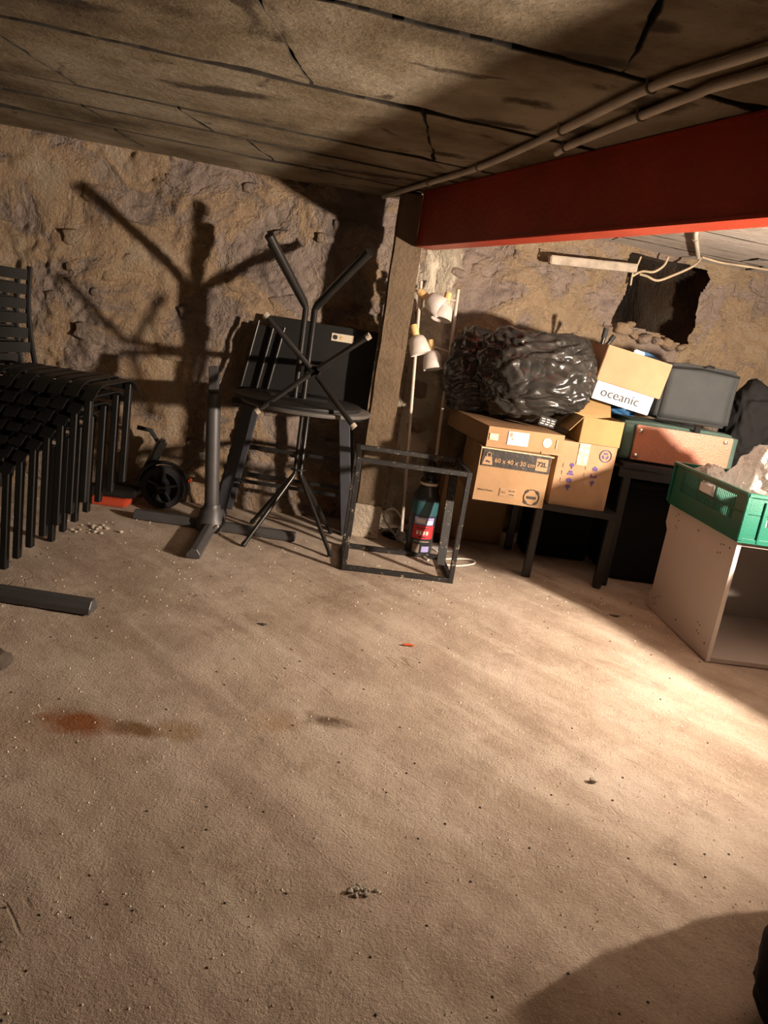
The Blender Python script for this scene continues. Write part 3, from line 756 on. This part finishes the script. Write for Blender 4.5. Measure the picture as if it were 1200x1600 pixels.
# ------------------------------------------------------------------ cartons
def flap_box(name, label, FL, rz, w, d, h, mat='carton', rot=None, group='cardboard boxes', bulge=.0015, closed=True):
    c = Vector((w/2, d/2, 0)); c.rotate(Euler((0, 0, rz)))
    t = thing(name, label, 'box', Vector(FL)+c, rz, group, rot)
    bm = bmesh.new(); bmesh.ops.create_cube(bm, size=1)
    bmesh.ops.subdivide_edges(bm, edges=list(bm.edges), cuts=7, use_grid_fill=True)
    sd = random.uniform(0, 50)
    for v in bm.verts:
        n = v.co.copy(); v.co = Vector((n.x*w, n.y*d, (n.z+.5)*h))
        e = (1-(2*abs(n.x))**4, 1-(2*abs(n.y))**4, 1-(2*abs(n.z))**4)
        q = bulge*(1.2+noise.noise(v.co*4+Vector((sd, 0, 0))))
        if abs(n.y) > .49: v.co.y += math.copysign(q*e[0]*e[2], n.y)
        if abs(n.x) > .49: v.co.x += math.copysign(q*e[1]*e[2], n.x)
        if abs(n.z) > .49 and n.z > 0: v.co.z -= q*e[0]*e[1]*.5
        v.co += Vector((noise.noise(v.co*9+Vector((sd, 1, 0))), noise.noise(v.co*9+Vector((sd, 2, 0))), 0))*.001
    me = bpy.data.meshes.new('body'); bm.to_mesh(me); bm.free(); me.materials.append(MATS[mat])
    for p in me.polygons: p.use_smooth = True
    me.set_sharp_from_angle(angle=R(35))
    link(me, 'body', t); return t
def panel(t, name, mat, x0, x1, z0, z1, y, th=.0015, parent=None):
    return MB().box(((x0+x1)/2, y-th/2, (z0+z1)/2), (x1-x0, th, z1-z0)).build(name, mat, parent or t)
random.seed(3)
# carton on the floor at the back
t = flap_box('cardboard_box', 'plain brown cardboard box on the floor behind the cube frame', (.36, 4.93, .004), R(6), .44, .17, .44)
# low black table
t = thing('low_table', 'low black table standing under the printed cardboard boxes', 'table', (.88, 4.62, .004))
MB().box((.02, .0, .43), (.86, .62, .035)).build('tabletop', 'table_black', t, bevel=.004)
for x, y in ((.0, -.285), (.42, -.285), (-.04, .27), (.42, .27)):
    MB().bar((x, y, 0), (x+.003, y, .413), .046, .046, (0, 1, 0)).build('leg', 'black_metal', t, bevel=.004, seg=1)

TZ = .4525
# box B with black band
w_, d_, h_ = .392, .56, .292
t = flap_box('cardboard_box', 'cardboard box with a black band reading 60 x 40 x 30 cm', (.468, 4.135, TZ), R(4), w_, d_, h_, 'carton')
y = -d_/2 - .005
bnd = panel(t, 'black_band', 'print_black', -w_/2+.012, w_/2-.004, h_-.098, h_-.004, y)
text('60 x 40 x 30 cm', .034, (-.003, y-.003, h_-.062), FRONT, 'carton_light', bnd, bold=.0006)
bx = panel(t, 'volume_box', 'carton_light', w_/2-.083, w_/2-.018, h_-.086, h_-.018, y-.002, parent=bnd)
text('72L', .036, ((w_/2-.05), y-.0048, h_-.05), FRONT, 'ink_black', bnd, bold=.001)
wgt = MB().prism([(-.028, 0), (.028, 0), (.018, .045), (-.018, .045)], 0, .0015, Matrix.Translation((-w_/2+.045, y-.0015, h_-.09)) @ Matrix.Rotation(R(90), 4, 'X')).build('weight_mark', 'carton_light', bnd)
MB().tube([(-w_/2+.045+.012*math.cos(a), y-.004, h_-.035+.012*math.sin(a)) for a in [R(-60+30*k) for k in range(11)]], .003, 6).build('weight_ring', 'carton_light', bnd)
text('30kg', .014, (-w_/2+.045, y-.0042, h_-.072), FRONT, 'ink_black', bnd)
text('Made in France', .013, (-w_/2+.022, y-.001, .062), FRONT, 'ink_black', t, 'LEFT')
fr = panel(t, 'print_frame', 'ink_grey', -.055, .035, .04, .085, y, .0006)
for k, (a, b, c, d) in enumerate(((-.053, -.015, .042, .083), (-.013, .033, .064, .083), (-.013, .033, .042, .062))): panel(t, 'print_cell', 'carton', a, b, c, d, y-.0007, .0006)
text('72 L', .014, (-.034, y-.0022, .062), FRONT, 'ink_black', t); text('60 x 40', .010, (.01, y-.0022, .073), FRONT, 'ink_black', t); text('x 30 cm', .010, (.01, y-.0022, .053), FRONT, 'ink_black', t)
ring = MB().tube([(.125+.043*math.cos(a), y, .055+.043*math.sin(a)) for a in [R(20*k) for k in range(19)]], .0022, 5).build('recycling_ring', 'ink_black', t)
panel(t, 'ring_bar', 'ink_black', .10, .15, .046, .060, y); 
for dx, dz in ((-.03, .03), (.03, .03), (-.03, -.03), (.03, -.03)): MB().box((.125+dx, y-.001, .055+dz), (.02, .0015, .012), (0, R(45 if dx*dz > 0 else -45), 0)).build('ring_arrow', 'ink_black', t)
panel(t, 'tape', 'tape', -w_/2+.0, w_/2+.01, h_-.006, h_+.002, y+.002)

# box C with check boxes
w_, d_, h_ = .33, .42, .372
t = flap_box('cardboard_box', 'cardboard box with purple room symbols and tick boxes', (.925, 4.335, TZ), R(5), w_, d_, h_, 'carton_light')
y = -d_/2 - .005
panel(t, 'tape', 'tape', -.055, .005, h_-.125, h_-.001, y)
rg = MB().tube([(.105+.034*math.cos(a), y, h_-.055+.034*math.sin(a)) for a in [R(20*k) for k in range(19)]], .002, 5).build('recycling_mark', 'ink_purple', t)
for k in range(3):
    a = R(90+120*k); MB().box((.105+.014*math.cos(a), y+.001, h_-.055+.014*math.sin(a)), (.020, .0015, .009), (0, -a+R(90), 0)).build('recycling_arrow', 'ink_purple', rg)
def tick(x, z):
    f = panel(t, 'tick_box', 'ink_grey', x-.011, x+.011, z-.011, z+.011, y, .0006); panel(t, 'tick_inside', 'carton_light', x-.009, x+.009, z-.009, z+.009, y-.0007, .0006, f)
def ico(polys, x, z):
    mb = MB()
    for p in polys: mb.prism(p, 0, .0015, Matrix.Translation((x, y+.001, z)) @ Matrix.Rotation(R(90), 4, 'X'))
    mb.build('room_symbol', 'ink_purple', t)
circ = lambda cx, cy, r: [(cx+r*math.cos(a), cy+r*math.sin(a)) for a in [R(36*k) for k in range(10)]]
ic = [[circ(0, .004, .012), [(-.003, -.018), (.003, -.018), (.003, -.005), (-.003, -.005)]],
      [[(-.018, -.012), (.018, -.012), (.018, -.002), (-.018, -.002)], [(-.012, 0), (.012, 0), (.009, .013), (-.009, .013)]],
      [[(-.012, -.012), (.012, -.012), (.015, .004), (0, .015), (-.015, .004)]],
      [[(-.018, 0), (.018, 0), (.010, .013), (-.010, .013)], [(-.006, -.016), (.006, -.016), (.006, 0), (-.006, 0)]]]
for k in range(4):
    z = h_-.135-.042*k; tick(-.115, z-.003); ico(ic[k], -.075, z)
    if k < 3:
        tick(.015, z+.0); ico(ic[(k+2) % 4] if k != 1 else [[(-.018, -.01), (.018, -.01), (.018, -.003), (-.018, -.003)], [(-.018, -.003), (-.012, -.003), (-.012, .010), (-.018, .010)], [(.012, -.003), (.018, -.003), (.018, .006), (.012, .006)]], .06, z)
text('Contenu :', .015, (-.155, y-.001, .055), FRONT, 'ink_grey', t, 'LEFT')
for k in range(3): panel(t, 'print_line', 'ink_grey', -.155, -.10+.01*k, .03-.01*k, .033-.01*k, y, .0006)
for k in range(6): panel(t, 'bar_code_line', 'ink_grey', .10+.008*k, .103+.008*k, .03, .075, y, .0006)

# box D, small open box on top of C
w_, d_, h_ = .232, .24, .145
t = thing('cardboard_box', 'small open cardboard box on top of the tick box carton', 'box', (1.135, 4.475, TZ+.374), R(4), 'cardboard boxes')
th = .004
MB().box((0, 0, th/2), (w_, d_, th)).build('bottom', 'carton_inside', t)
MB().box((0, -d_/2, h_/2), (w_, th, h_)).build('front', 'carton_inside', t)
MB().box((0, d_/2, h_/2), (w_, th, h_)).build('back', 'carton_inside', t)
for sx in (-1, 1): MB().box((sx*w_/2, 0, h_/2), (th, d_, h_)).build('side', 'carton_inside', t)
MB().box((0, d_/2+.03, h_+.04), (w_, th, .10), (R(-35), 0, 0)).build('flap', 'carton_inside', t)
MB().box((-w_/2-.035, 0, h_-.045), (.004, d_, .11), (0, R(38), 0)).build('flap', 'carton_inside', t)
# scrunched paper inside is part of the packing
# box A, shallow wide box on B
w_, d_, h_ = .445, .78, .112
AZ = TZ+.292+.002
t = flap_box('cardboard_box', 'shallow wide cardboard box with a white shipping label under the black bags', (.492, 4.165, AZ), R(13), w_, d_, h_, 'carton')
y = -d_/2 - .005
lb = panel(t, 'shipping_label', 'label_white', -w_/2+.115, -w_/2+.235, .025, .098, y)
for k in range(5): panel(t, 'label_line', 'ink_blue', -w_/2+.16, -w_/2+.225-.012*(k % 2), .035+.011*k, .039+.011*k, y-.0016, .0005, lb)
panel(t, 'label_mark', 'ink_grey', -w_/2+.122, -w_/2+.14, .068, .092, y-.0016, .0005, lb); panel(t, 'label_mark', 'ink_grey', -w_/2+.135, -w_/2+.147, .05, .064, y-.0016, .0005, lb)
MB().lathe([(.026, 0), (.026, .0012)], 24, Matrix.Translation((.125, y+.001, .06)) @ Matrix.Rotation(R(90), 4, 'X')).build('round_mark', 'sticker', t)
for k in range(3): panel(t, 'mark_line', 'ink_grey', .112, .138-.004*k, .048+.011*k, .051+.011*k, y-.0014, .0006)
panel(t, 'side_print', 'ink_grey', .178, .188, .032, .082, y, .0006)
panel(t, 'tape', 'tape', -w_/2+.01, -w_/2+.06, .04, .075, y)
MB().box((.16, y-.001, .004), (.12, .002, .010)).build('flap_edge', 'carton_light', t)

# box E with the word on its white side, kraft lid
w_, d_, h_ = .37, .34, .31
t = thing('cardboard_box', 'white box lettered oceanic under a kraft lid, leaning on the bags', 'box', (1.255, 4.70, 1.045), R(3), 'cardboard boxes', rot=(0, R(8.5), R(2)))
MB().box((0, 0, h_/2-.02), (w_-.02, d_-.02, h_-.04)).build('body', 'label_white', t, bevel=.003)
MB().box((.005, 0, h_-.10), (w_+.02, d_+.02, .205)).build('lid', 'carton_light', t, bevel=.003)
text('oceanic', .074, (-.018, -d_/2+.008, .052), FRONT, 'ink_black', t, sx=1.05)

t = thing('filler_case', 'added black case standing in for the shade under the low table', 'case', (1.13, 4.95, .004), R(4))  # black cases added to keep the space under both tables dark
MB().box((0, 0, .18), (.42, .22, .36)).build('body', 'cloth_black', t, bevel=.012); MB().box((0, 0, .375), (.43, .23, .03)).build('lid', 'cloth_black', t, bevel=.006)
t = thing('filler_case', 'big black case added to darken the space under the table with the green bag', 'case', (1.75, 4.86, .004), R(2))
MB().box((0, 0, .29), (.70, .55, .58)).build('body', 'cloth_black', t, bevel=.012); MB().box((0, 0, .60), (.71, .56, .04)).build('lid', 'cloth_black', t, bevel=.006)
# ------------------------------------------------------------------ black film bags
def sack(name, label, cat, c, rad, seed, mat, sub=6, amp=.05, group=None, flat=None, parent=None, pull=None):
    bm = bmesh.new(); bmesh.ops.create_icosphere(bm, subdivisions=sub, radius=1)
    sv = Vector((seed*3.7, seed*1.3, seed*.7))
    for v in bm.verts:
        n = v.co.normalized(); p = n*1.0
        sq = Vector([math.copysign(abs(q)**.75, q) for q in n])
        q = Vector((p.x*1.6 + p.z*.9, p.y*1.2, p.z*2.6 - p.x*.7))
        d = amp*1.6*noise.noise(p*1.3+sv) - amp*1.7*abs(noise.noise(q*1.5+sv)) - amp*.6*abs(noise.noise(q*3.6+sv)) - amp*.12*abs(noise.noise(q*9+sv))
        r = sq*(1+d*2.0)
        v.co = Vector((r.x*rad[0], r.y*rad[1], r.z*rad[2]))
        if pull: v.co = pull(v.co)
        if flat is not None and v.co.z < flat: v.co.z = flat + (v.co.z-flat)*.03
    me = bpy.data.meshes.new(name); bm.to_mesh(me); bm.free(); me.materials.append(MATS[mat])
    for p in me.polygons: p.use_smooth = True
    o = link(me, name, parent); o.location = c
    if label: tag(o, label, cat, group)
    return o
AT = AZ+.112
sack('rubbish_bag', 'large shiny black rubbish bag lying on the cardboard boxes', 'bag', (.745, 4.62, AT+.285), (.345, .25, .285), 2.3, 'black_film', 6, .055, 'black rubbish bags', -.275)
sack('rubbish_bag', 'black rubbish bag in the dark beside the lamps, behind the large one', 'bag', (.43, 4.82, AT+.24), (.21, .16, .28), 5.1, 'black_film', 5, .07, 'black rubbish bags', -.235)
o = MB().box((0, 0, 0), (.095, .004, .055)).build('printed_notice', 'print_black'); o.location = (.835, 4.375, AT+.05); o.rotation_euler = (R(12), R(8), R(5)); tag(o, 'dark notice with rows of white print in front of the large rubbish bag', 'notice')
for k in range(3): 
    for j in range(3): MB().box((-.028+.028*j+.004*(k % 2), -.003, .014-.014*k), (.020, .002, .006)).build('print_row', 'label_white', o)

# ------------------------------------------------------------------ black table on the right, bags on it
t = thing('side_table', 'black table under the bag with the brown leather front', 'table', (1.75, 4.80, .004))
MB().box((0, 0, .727), (.88, .84, .03)).build('tabletop', 'table_black', t, bevel=.004)
for x in (-.395, .395):
    for y_ in (-.385, .385): MB().bar((x, y_, 0), (x, y_, .712), .045, .045, (0, 1, 0)).build('leg', 'black_metal', t, bevel=.004, seg=1)
MB().box((-.2, -.40, .69), (.5, .02, .06)).build('apron', 'table_black', t)
def soft_box(name, w, d, h, mat, parent, loc, puff=.02, seed=0):
    bm = bmesh.new(); bmesh.ops.create_cube(bm, size=1); bmesh.ops.bevel(bm, geom=list(bm.edges), offset=.06, segments=3, affect='EDGES')
    bmesh.ops.subdivide_edges(bm, edges=[e for e in bm.edges if e.calc_length() > .3], cuts=10, use_grid_fill=True)
    for v in bm.verts:
        n = v.co.copy(); v.co = Vector((n.x*w, n.y*d, (n.z+.5)*h)); k = (1-min(1, (2*abs(n.x))**2))*(1-min(1, (2*abs(n.z))**2))
        v.co.y += math.copysign(puff*k, n.y); v.co.z += (puff*.8*(1-(2*n.x)**2) if n.z > .3 else 0)
        v.co += Vector((0, noise.noise(v.co*6+Vector((seed, 0, 0))), noise.noise(v.co*5+Vector((0, seed, 0))) if n.z > -.3 else 0))*.010
    me = bpy.data.meshes.new(name); bm.to_mesh(me); bm.free(); me.materials.append(MATS[mat])
    for p in me.polygons: p.use_smooth = True
    o = link(me, name, parent); o.location = loc; return o
GB = thing('canvas_bag', 'dark green bag with a riveted brown leather front panel', 'bag', (1.62, 4.72, .748), R(2))
soft_box('body', .72, .42, .225, 'canvas_green', GB, (0, 0, 0), .012, 2)
lp_ = MB().box((.025, -.232, .115), (.57, .012, .205)).build('leather_panel', 'leather', GB, bevel=.004)
for x, z in ((-.235, .185), (.265, .19), (-.235, .04), (.265, .045)):
    MB().lathe([(.013, 0), (.012, .006), (.006, .010)], 16, Matrix.Translation((x, -.238, z)) @ Matrix.Rotation(R(90), 4, 'X')).build('rivet', 'chrome', lp_, True)
MB().tube([(.0, -.19, .245), (.05, -.21, .26), (.09, -.21, .245)], .006, 8).build('strap_loop', 'cloth_black', GB, True)
MB().box((.095, -.215, .235), (.035, .02, .04)).build('strap', 'cloth_black', GB, bevel=.004)
CB = thing('cool_bag', 'dark grey padded bag standing on the green bag', 'bag', (1.735, 4.80, 1.000), R(3))
soft_box('body', .46, .24, .335, 'padded_grey', CB, (0, 0, 0), .016, 5)
MB().tube([(-.22, -.128, .31), (0, -.14, .325), (.22, -.128, .31)], .005, 8).build('zip_edge', 'cloth_black', CB, True)
MB().tube([(.0, -.125, .34), (.03, -.12, .352), (.06, -.125, .345)], .006, 8).build('handle', 'cloth_black', CB, True)
sack('cloth_bag', 'black cloth bag slumped right of the grey padded bag', 'bag', (2.15, 4.84, 1.02), (.17, .17, .28), 8.2, 'cloth_black', 5, .06, None, -.262)
# things behind the oceanic box
t = thing('stand_legs', 'two short black rubber-tipped stand legs sticking up behind the oceanic box', 'stand', (1.14, 4.895, .4525))
MB().tube([(-.03, 0, 0), (.035, 0, 1.02)], .013, 10).build('leg', 'black_tube', t, True)
MB().tube([(.02, 0.02, 0), (.01, .01, .84), (.09, 0, .985)], .012, 10).build('leg', 'black_tube', t, True)
MB().tube([(.032, 0, .97), (.0355, 0, 1.03)], .017, 10).build('rubber_tip', 'rubber', t, True)
MB().tube([(.075, 0, .96), (.094, 0, .992)], .016, 10).build('rubber_tip', 'rubber', t, True)
t = thing('wrapped_pack', 'blue and white wrapped packet behind the kraft lid of the oceanic box', 'packet', (1.36, 4.98, .974), 0, rot=(0, R(22), R(4)))
soft_box('body', .20, .10, .40, 'wrap_blue', t, (0, 0, 0), .02, 7)
MB().box((-.085, -.045, .33), (.07, .03, .14), (0, R(-12), 0)).build('white_sheet', 'paper_white', t, bevel=.006)
sack('crinkled_end', None, None, (.07, -.05, .33), (.05, .03, .05), 3.3, 'wrap_pale', 4, .06, parent=t)

# ------------------------------------------------------------------ white cabinet and crate
CR = math.atan2(.063, .747)
t = thing('open_cabinet', 'white melamine cabinet open at the front, drilled holes in its side', 'cabinet', (1.60, 3.40, .006), CR)
cw, cd, chh, th = .72, .745, .592, .020
# left side panel with notched back edge
m = Matrix(((0, 0, 1, 0), (1, 0, 0, 0), (0, 1, 0, 0), (0, 0, 0, 1)))
MB().prism([(0, 0), (cd-.0, 0), (cd, .085), (cd-.03, .10), (cd-.035, .45), (cd-.0, .485), (cd, chh), (0, chh)], 0, th, m).build('side_panel', 'cabinet_white', t)
MB().prism([(0, 0), (cd, 0), (cd, chh), (0, chh)], cw-th, cw, m).build('side_panel', 'cabinet_white', t)
MB().box((cw/2, cd/2, th/2), (cw-2*th, cd, th)).build('bottom_panel', 'cabinet_white', t)
MB().box((cw/2, cd/2, chh-th/2), (cw-2*th, cd, th)).build('top_panel', 'cabinet_white', t)
MB().box((cw/2, cd-.06, chh/2), (cw-2*th, .006, chh-2*th)).build('back_panel', 'cabinet_white', t)
MB().box((th/2, -.001, chh/2), (th, .002, chh)).build('edge_strip', 'cabinet_edge', t)
mb = MB()
for y_, z in ((.05, .545), (.05, .07), (.12, .50), (.145, .495), (.105, .545), (.13, .54), (.12, .09), (.145, .095), (.13, .13), (.155, .135), (.37, .54), (.37, .06), (.60, .53), (.62, .56), (.64, .545), (.60, .49), (.62, .495), (.63, .09), (.65, .075), (.68, .06), (.63, .05), (.66, .035), (.60, .10)):
    mb.lathe([(.006 if abs(y_-.37) < .01 or y_ < .06 else .0045, 0), (.004, .0008)], 8, Matrix.Translation((-.0004, y_, z)) @ Matrix.Rotation(R(-90), 4, 'Y'))
mb.build('drill_holes', 'hole_dark', t)
c0 = thing('plastic_crate', 'green slotted plastic crate standing on the white cabinet', 'crate', (1.583, 3.365, .600), CR)
kw, kd, kh, e = .60, .77, .225, .010
def slotted(axis, at, length, sgn):
    mb = MB()
    def bx(a0, a1, z0, z1, o=0, tk=e*.6):
        c = ((a0+a1)/2, at, (z0+z1)/2) if axis == 'x' else (at, (a0+a1)/2, (z0+z1)/2)
        d = (a1-a0, tk, z1-z0) if axis == 'x' else (tk, a1-a0, z1-z0)
        mb.box(c, d)
    bx(0, length, 0, .085); bx(0, length, kh-.03, kh); bx(0, .10, .085, kh-.03); bx(length-.10, length, .085, kh-.03)
    bx(length*.5-.09, length*.5-.075, .085, kh-.03); bx(length*.5+.075, length*.5+.09, .085, kh-.03); bx(length*.5-.075, length*.5+.075, .125, .135)
    a = .10
    while a < length-.10:
        bx(a, a+.007, .085, kh-.03 if abs(a-length/2) > .085 else .125); a += .0165
    bx(0, length, .13, .135)
    return mb.build('wall_panel', 'crate_green', c0)
slotted('y', e*.3, kd, -1); slotted('y', kw-e*.3, kd, 1); slotted('x', e*.3, kw, -1); slotted('x', kd-e*.3, kw, 1)
MB().box((kw/2, kd/2, .004), (kw-.02, kd-.02, .008)).build('base', 'crate_green', c0)
for a, b in (((-.008, -.004), (kw+.008, -.004)), ((-.008, kd+.004), (kw+.008, kd+.004)), ((-.004, -.008), (-.004, kd+.008)), ((kw+.004, -.008), (kw+.004, kd+.008))):
    MB().bar((*a, kh-.006), (*b, kh-.006), .020, .018).build('rim', 'crate_green', c0, bevel=.003, seg=1)
for x, y_ in ((.0, .0), (kw, 0), (0, kd), (kw, kd)): MB().box((x, y_, kh/2), (.022, .022, kh-.02)).build('corner_post', 'crate_green', c0, bevel=.004, seg=1)
for x in (.085, kw-.085): MB().box((x, -.004, .10), (.014, .012, .19)).build('rib', 'crate_green', c0, bevel=.003, seg=1)
MB().bar((-.006, 0, .012), (kw, 0, .012), .012, .02).build('bottom_rim', 'crate_green', c0)
MB().box((-.006, kd*.5, .165), (.006, .13, .045)).build('handle_label', 'label_white', c0, bevel=.003)
def lift(co): return Vector((co.x, co.y, co.z))
sack('plastic_bag', 'big crumpled clear plastic bag heaped in the green crate', 'bag', (1.84, 3.70, .84), (.20, .24, .20), 1.7, 'clear_film', 5, .055, 'clear plastic bags in the crate', -.20, pull=lambda c: Vector((c.x*(1-.35*max(0, c.z)/.2), c.y*(1-.3*max(0, c.z)/.2), c.z)))
sack('plastic_bag', 'small clear plastic bag at the back corner of the green crate', 'bag', (1.645, 3.98, .75), (.075, .10, .115), 4.4, 'clear_film', 5, .06, 'clear plastic bags in the crate', -.11)
sack('plastic_bag', 'white plastic bag low at the front of the green crate', 'bag', (1.80, 3.52, .715), (.17, .12, .13), 6.6, 'clear_film', 5, .05, 'clear plastic bags in the crate', -.10)

# ------------------------------------------------------------------ lamp on a table, outside the frame to the right
t = thing('lamp_table', 'small unseen black table added under the work lamp to shade the floor', 'table', (2.41, 2.675, .004), R(25))  # table outside the view, added and sized to shade the floor
MB().box((-.015, 0, .682), (.585, 1.20, .025)).build('tabletop', 'table_black', t, bevel=.003)
for x in (-.22, .22):
    for y_ in (-.56, .56): MB().bar((x, y_, 0), (x, y_, .67), .035, .035, (0, 1, 0)).build('leg', 'black_metal', t)
t = thing('work_lamp', 'lit flood lamp on a stand on the small black table', 'lamp', (LAMP.x, LAMP.y, .6995))
LQ = LAMP_DIR.to_track_quat('Z', 'Y').to_matrix().to_4x4(); LL = Vector((0, 0, LAMP.z-.6995))
MB().lathe([(.09, 0), (.09, .012), (.015, .02), (.009, .36), (.012, .40)], 24, Matrix.Translation(-LAMP_DIR*.05)).build('stand', 'black_metal', t, True)
hd = MB().box((0, 0, -.045), (.17, .17, .05)).build('lamp_head', 'black_metal', t, bevel=.008); hd.matrix_local = Matrix.Translation(LL) @ LQ
gl = MB().lathe([(.068, -.0185), (.068, -.016)], 24).build('glass', 'bulb', t); gl.matrix_local = hd.matrix_local.copy()
ld = bpy.data.lights.new('work_light', 'AREA'); ld.energy = LAMP_W; ld.color = LAMP_COL; ld.shape = 'DISK'; ld.size = LAMP_SIZE
lo = bpy.data.objects.new('work_light', ld); C.objects.link(lo)
lo.matrix_world = Matrix.Translation(LAMP) @ (-LAMP_DIR).to_track_quat('Z', 'Y').to_matrix().to_4x4()
t = thing('fill_bulb', 'weak unseen fill bulb added behind the camera', 'lamp', (FILL.x, FILL.y, CEIL-.002))
MB().tube([(0, 0, 0), (0, 0, -.09)], .004, 6).build('flex', 'rubber', t, True)
MB().lathe([(.018, -.09), (.018, -.12)], 14).build('socket', 'rubber', t, True)
ld2 = bpy.data.lights.new('fill_light', 'POINT'); ld2.energy = FILL_W; ld2.color = FILL_COL; ld2.shadow_soft_size = .04
lo2 = bpy.data.objects.new('fill_light', ld2); C.objects.link(lo2); lo2.location = FILL

# ------------------------------------------------------------------ black sack at the lower right corner
sack('rubbish_bag', 'black bag on the floor at the lower right corner of the view', 'bag', (1.075, 1.30, .15), (.17, .16, .16), 9.4, 'cloth_black', 5, .02, 'black rubbish bags', -.145)

o = sack('rubbish_bag', 'unseen tied black bag added to cast the shadow at the lower right corner', 'bag', (1.41, 1.62, .30), (.25, .21, .32), 2.2, 'black_film', 5, .04, 'black rubbish bags', -.29,  # bag outside the view, added for the shadow it throws
     pull=lambda c: Vector((c.x*(1-.6*max(0, c.z/.32)**3), c.y*(1-.6*max(0, c.z/.32)**3), c.z)))
MB().lathe([(.06, .24), (.024, .30), (.028, .31), (.024, .32), (.05, .375), (.065, .395)], 14).build('tied_neck', 'black_film', o, True)

# ------------------------------------------------------------------ floor debris
random.seed(21)
chip = []
for k in range(5):
    bm = bmesh.new(); bmesh.ops.create_icosphere(bm, subdivisions=1, radius=1)
    for v in bm.verts: v.co *= 1+.45*noise.noise(v.co*1.7+Vector((k*5, 0, 0)))
    me = bpy.data.meshes.new('plaster_chip'); bm.to_mesh(me); bm.free(); me.materials.append(MATS['grit_pale']); chip.append(me)
def scatter(cx, cy, n, sp, s0, s1, label, group):
    for k in range(n):
        s = random.uniform(s0, s1); x = random.gauss(cx, sp); y = random.gauss(cy, sp*.8)
        o = link(random.choice(chip), 'plaster_chip', None); o.location = (x, y, floor_h(x, y)+s*.45); o.scale = (s, s*random.uniform(.6, 1), s*.65); o.rotation_euler = (0, 0, random.uniform(0, 6))
        tag(o, label, 'rubble', group)
scatter(.09, 1.565, 16, .018, .004, .010, 'pale crumb of plaster in the small pile low on the open floor', 'plaster crumbs on the open floor')
scatter(-1.52, 3.93, 18, .06, .006, .015, 'pale plaster chip on the floor beside the chair legs', 'plaster chips by the chair stack')
o = link(chip[2], 'plaster_chip'); o.location = (.79, 2.20, .008); o.scale = (.014, .011, .008); tag(o, 'single pale stone chip on the bare floor left of the right edge', 'rubble')
def flat_bit(name, pts, loc, mat, label, cat, th=.004):
    o = MB().prism(pts, 0, th).build(name, mat); o.location = loc; return tag(o, label, cat)
flat_bit('orange_scrap', [(-.025, 0), (0, .008), (.025, .002), (.022, -.007), (.0, -.004), (-.02, -.008)], (.19, 3.054, .003), 'bit_orange', 'tiny orange scrap in the middle of the floor', 'scrap')
flat_bit('dark_scrap', [(-.02, 0), (.0, .012), (.022, .004), (.01, -.01)], (-.437, 3.03, .003), 'grit_dark', 'small dark scrap on the floor before the cube frame', 'scrap')
flat_bit('dark_scrap', [(-.03, 0), (.0, .010), (.03, .004), (.01, -.012)], (1.289, 3.864, .003), 'grit_dark', 'small dark scrap in the shade left of the cabinet', 'scrap')
sack('dark_lump', 'dark metal lump on the floor at the left edge', 'scrap', (-1.205, 2.33, .032), (.045, .05, .035), 3.0, 'grit_dark', 3, .10, None, -.03)
# uncountable grit
mb = MB(); random.seed(5)
for k in range(2600):
    y = 1.0 + 3.4*random.random()**1.4; x = random.uniform(-.5-.42*y, .4+.42*y)
    s = random.choice((.0014, .0018, .0024, .004)) * (1+.12*y)
    z = floor_h(x, y); a = random.uniform(0, 6)
    c, n = math.cos(a)*s, math.sin(a)*s
    mb.add([(x+c, y+n, z-.001), (x-n, y+c, z-.001), (x-c, y-n, z-.001), (x+n, y-c, z-.001), (x+c*.2, y, z+s*.9)], [(0, 1, 4), (1, 2, 4), (2, 3, 4), (3, 0, 4)])
o = mb.build('floor_grit', 'grit_pale'); tag(o, 'fine pale grit strewn over the concrete floor', 'grit', kind='stuff')
mb = MB()
for k in range(800):
    y = 1.0 + 3.4*random.random()**1.4; x = random.uniform(-.5-.42*y, .4+.42*y)
    s = random.choice((.0012, .0016, .002, .0026, .005)) * (1+.12*y)
    z = floor_h(x, y); a = random.uniform(0, 6); c, n = math.cos(a)*s, math.sin(a)*s
    mb.add([(x+c, y+n, z-.001), (x-n, y+c, z-.001), (x-c, y-n, z-.001), (x+n, y-c, z-.001), (x, y, z+s*.7)], [(0, 1, 4), (1, 2, 4), (2, 3, 4), (3, 0, 4)])
o = mb.build('floor_grit', 'grit_dark'); tag(o, 'fine dark grit strewn over the concrete floor', 'grit', kind='stuff')
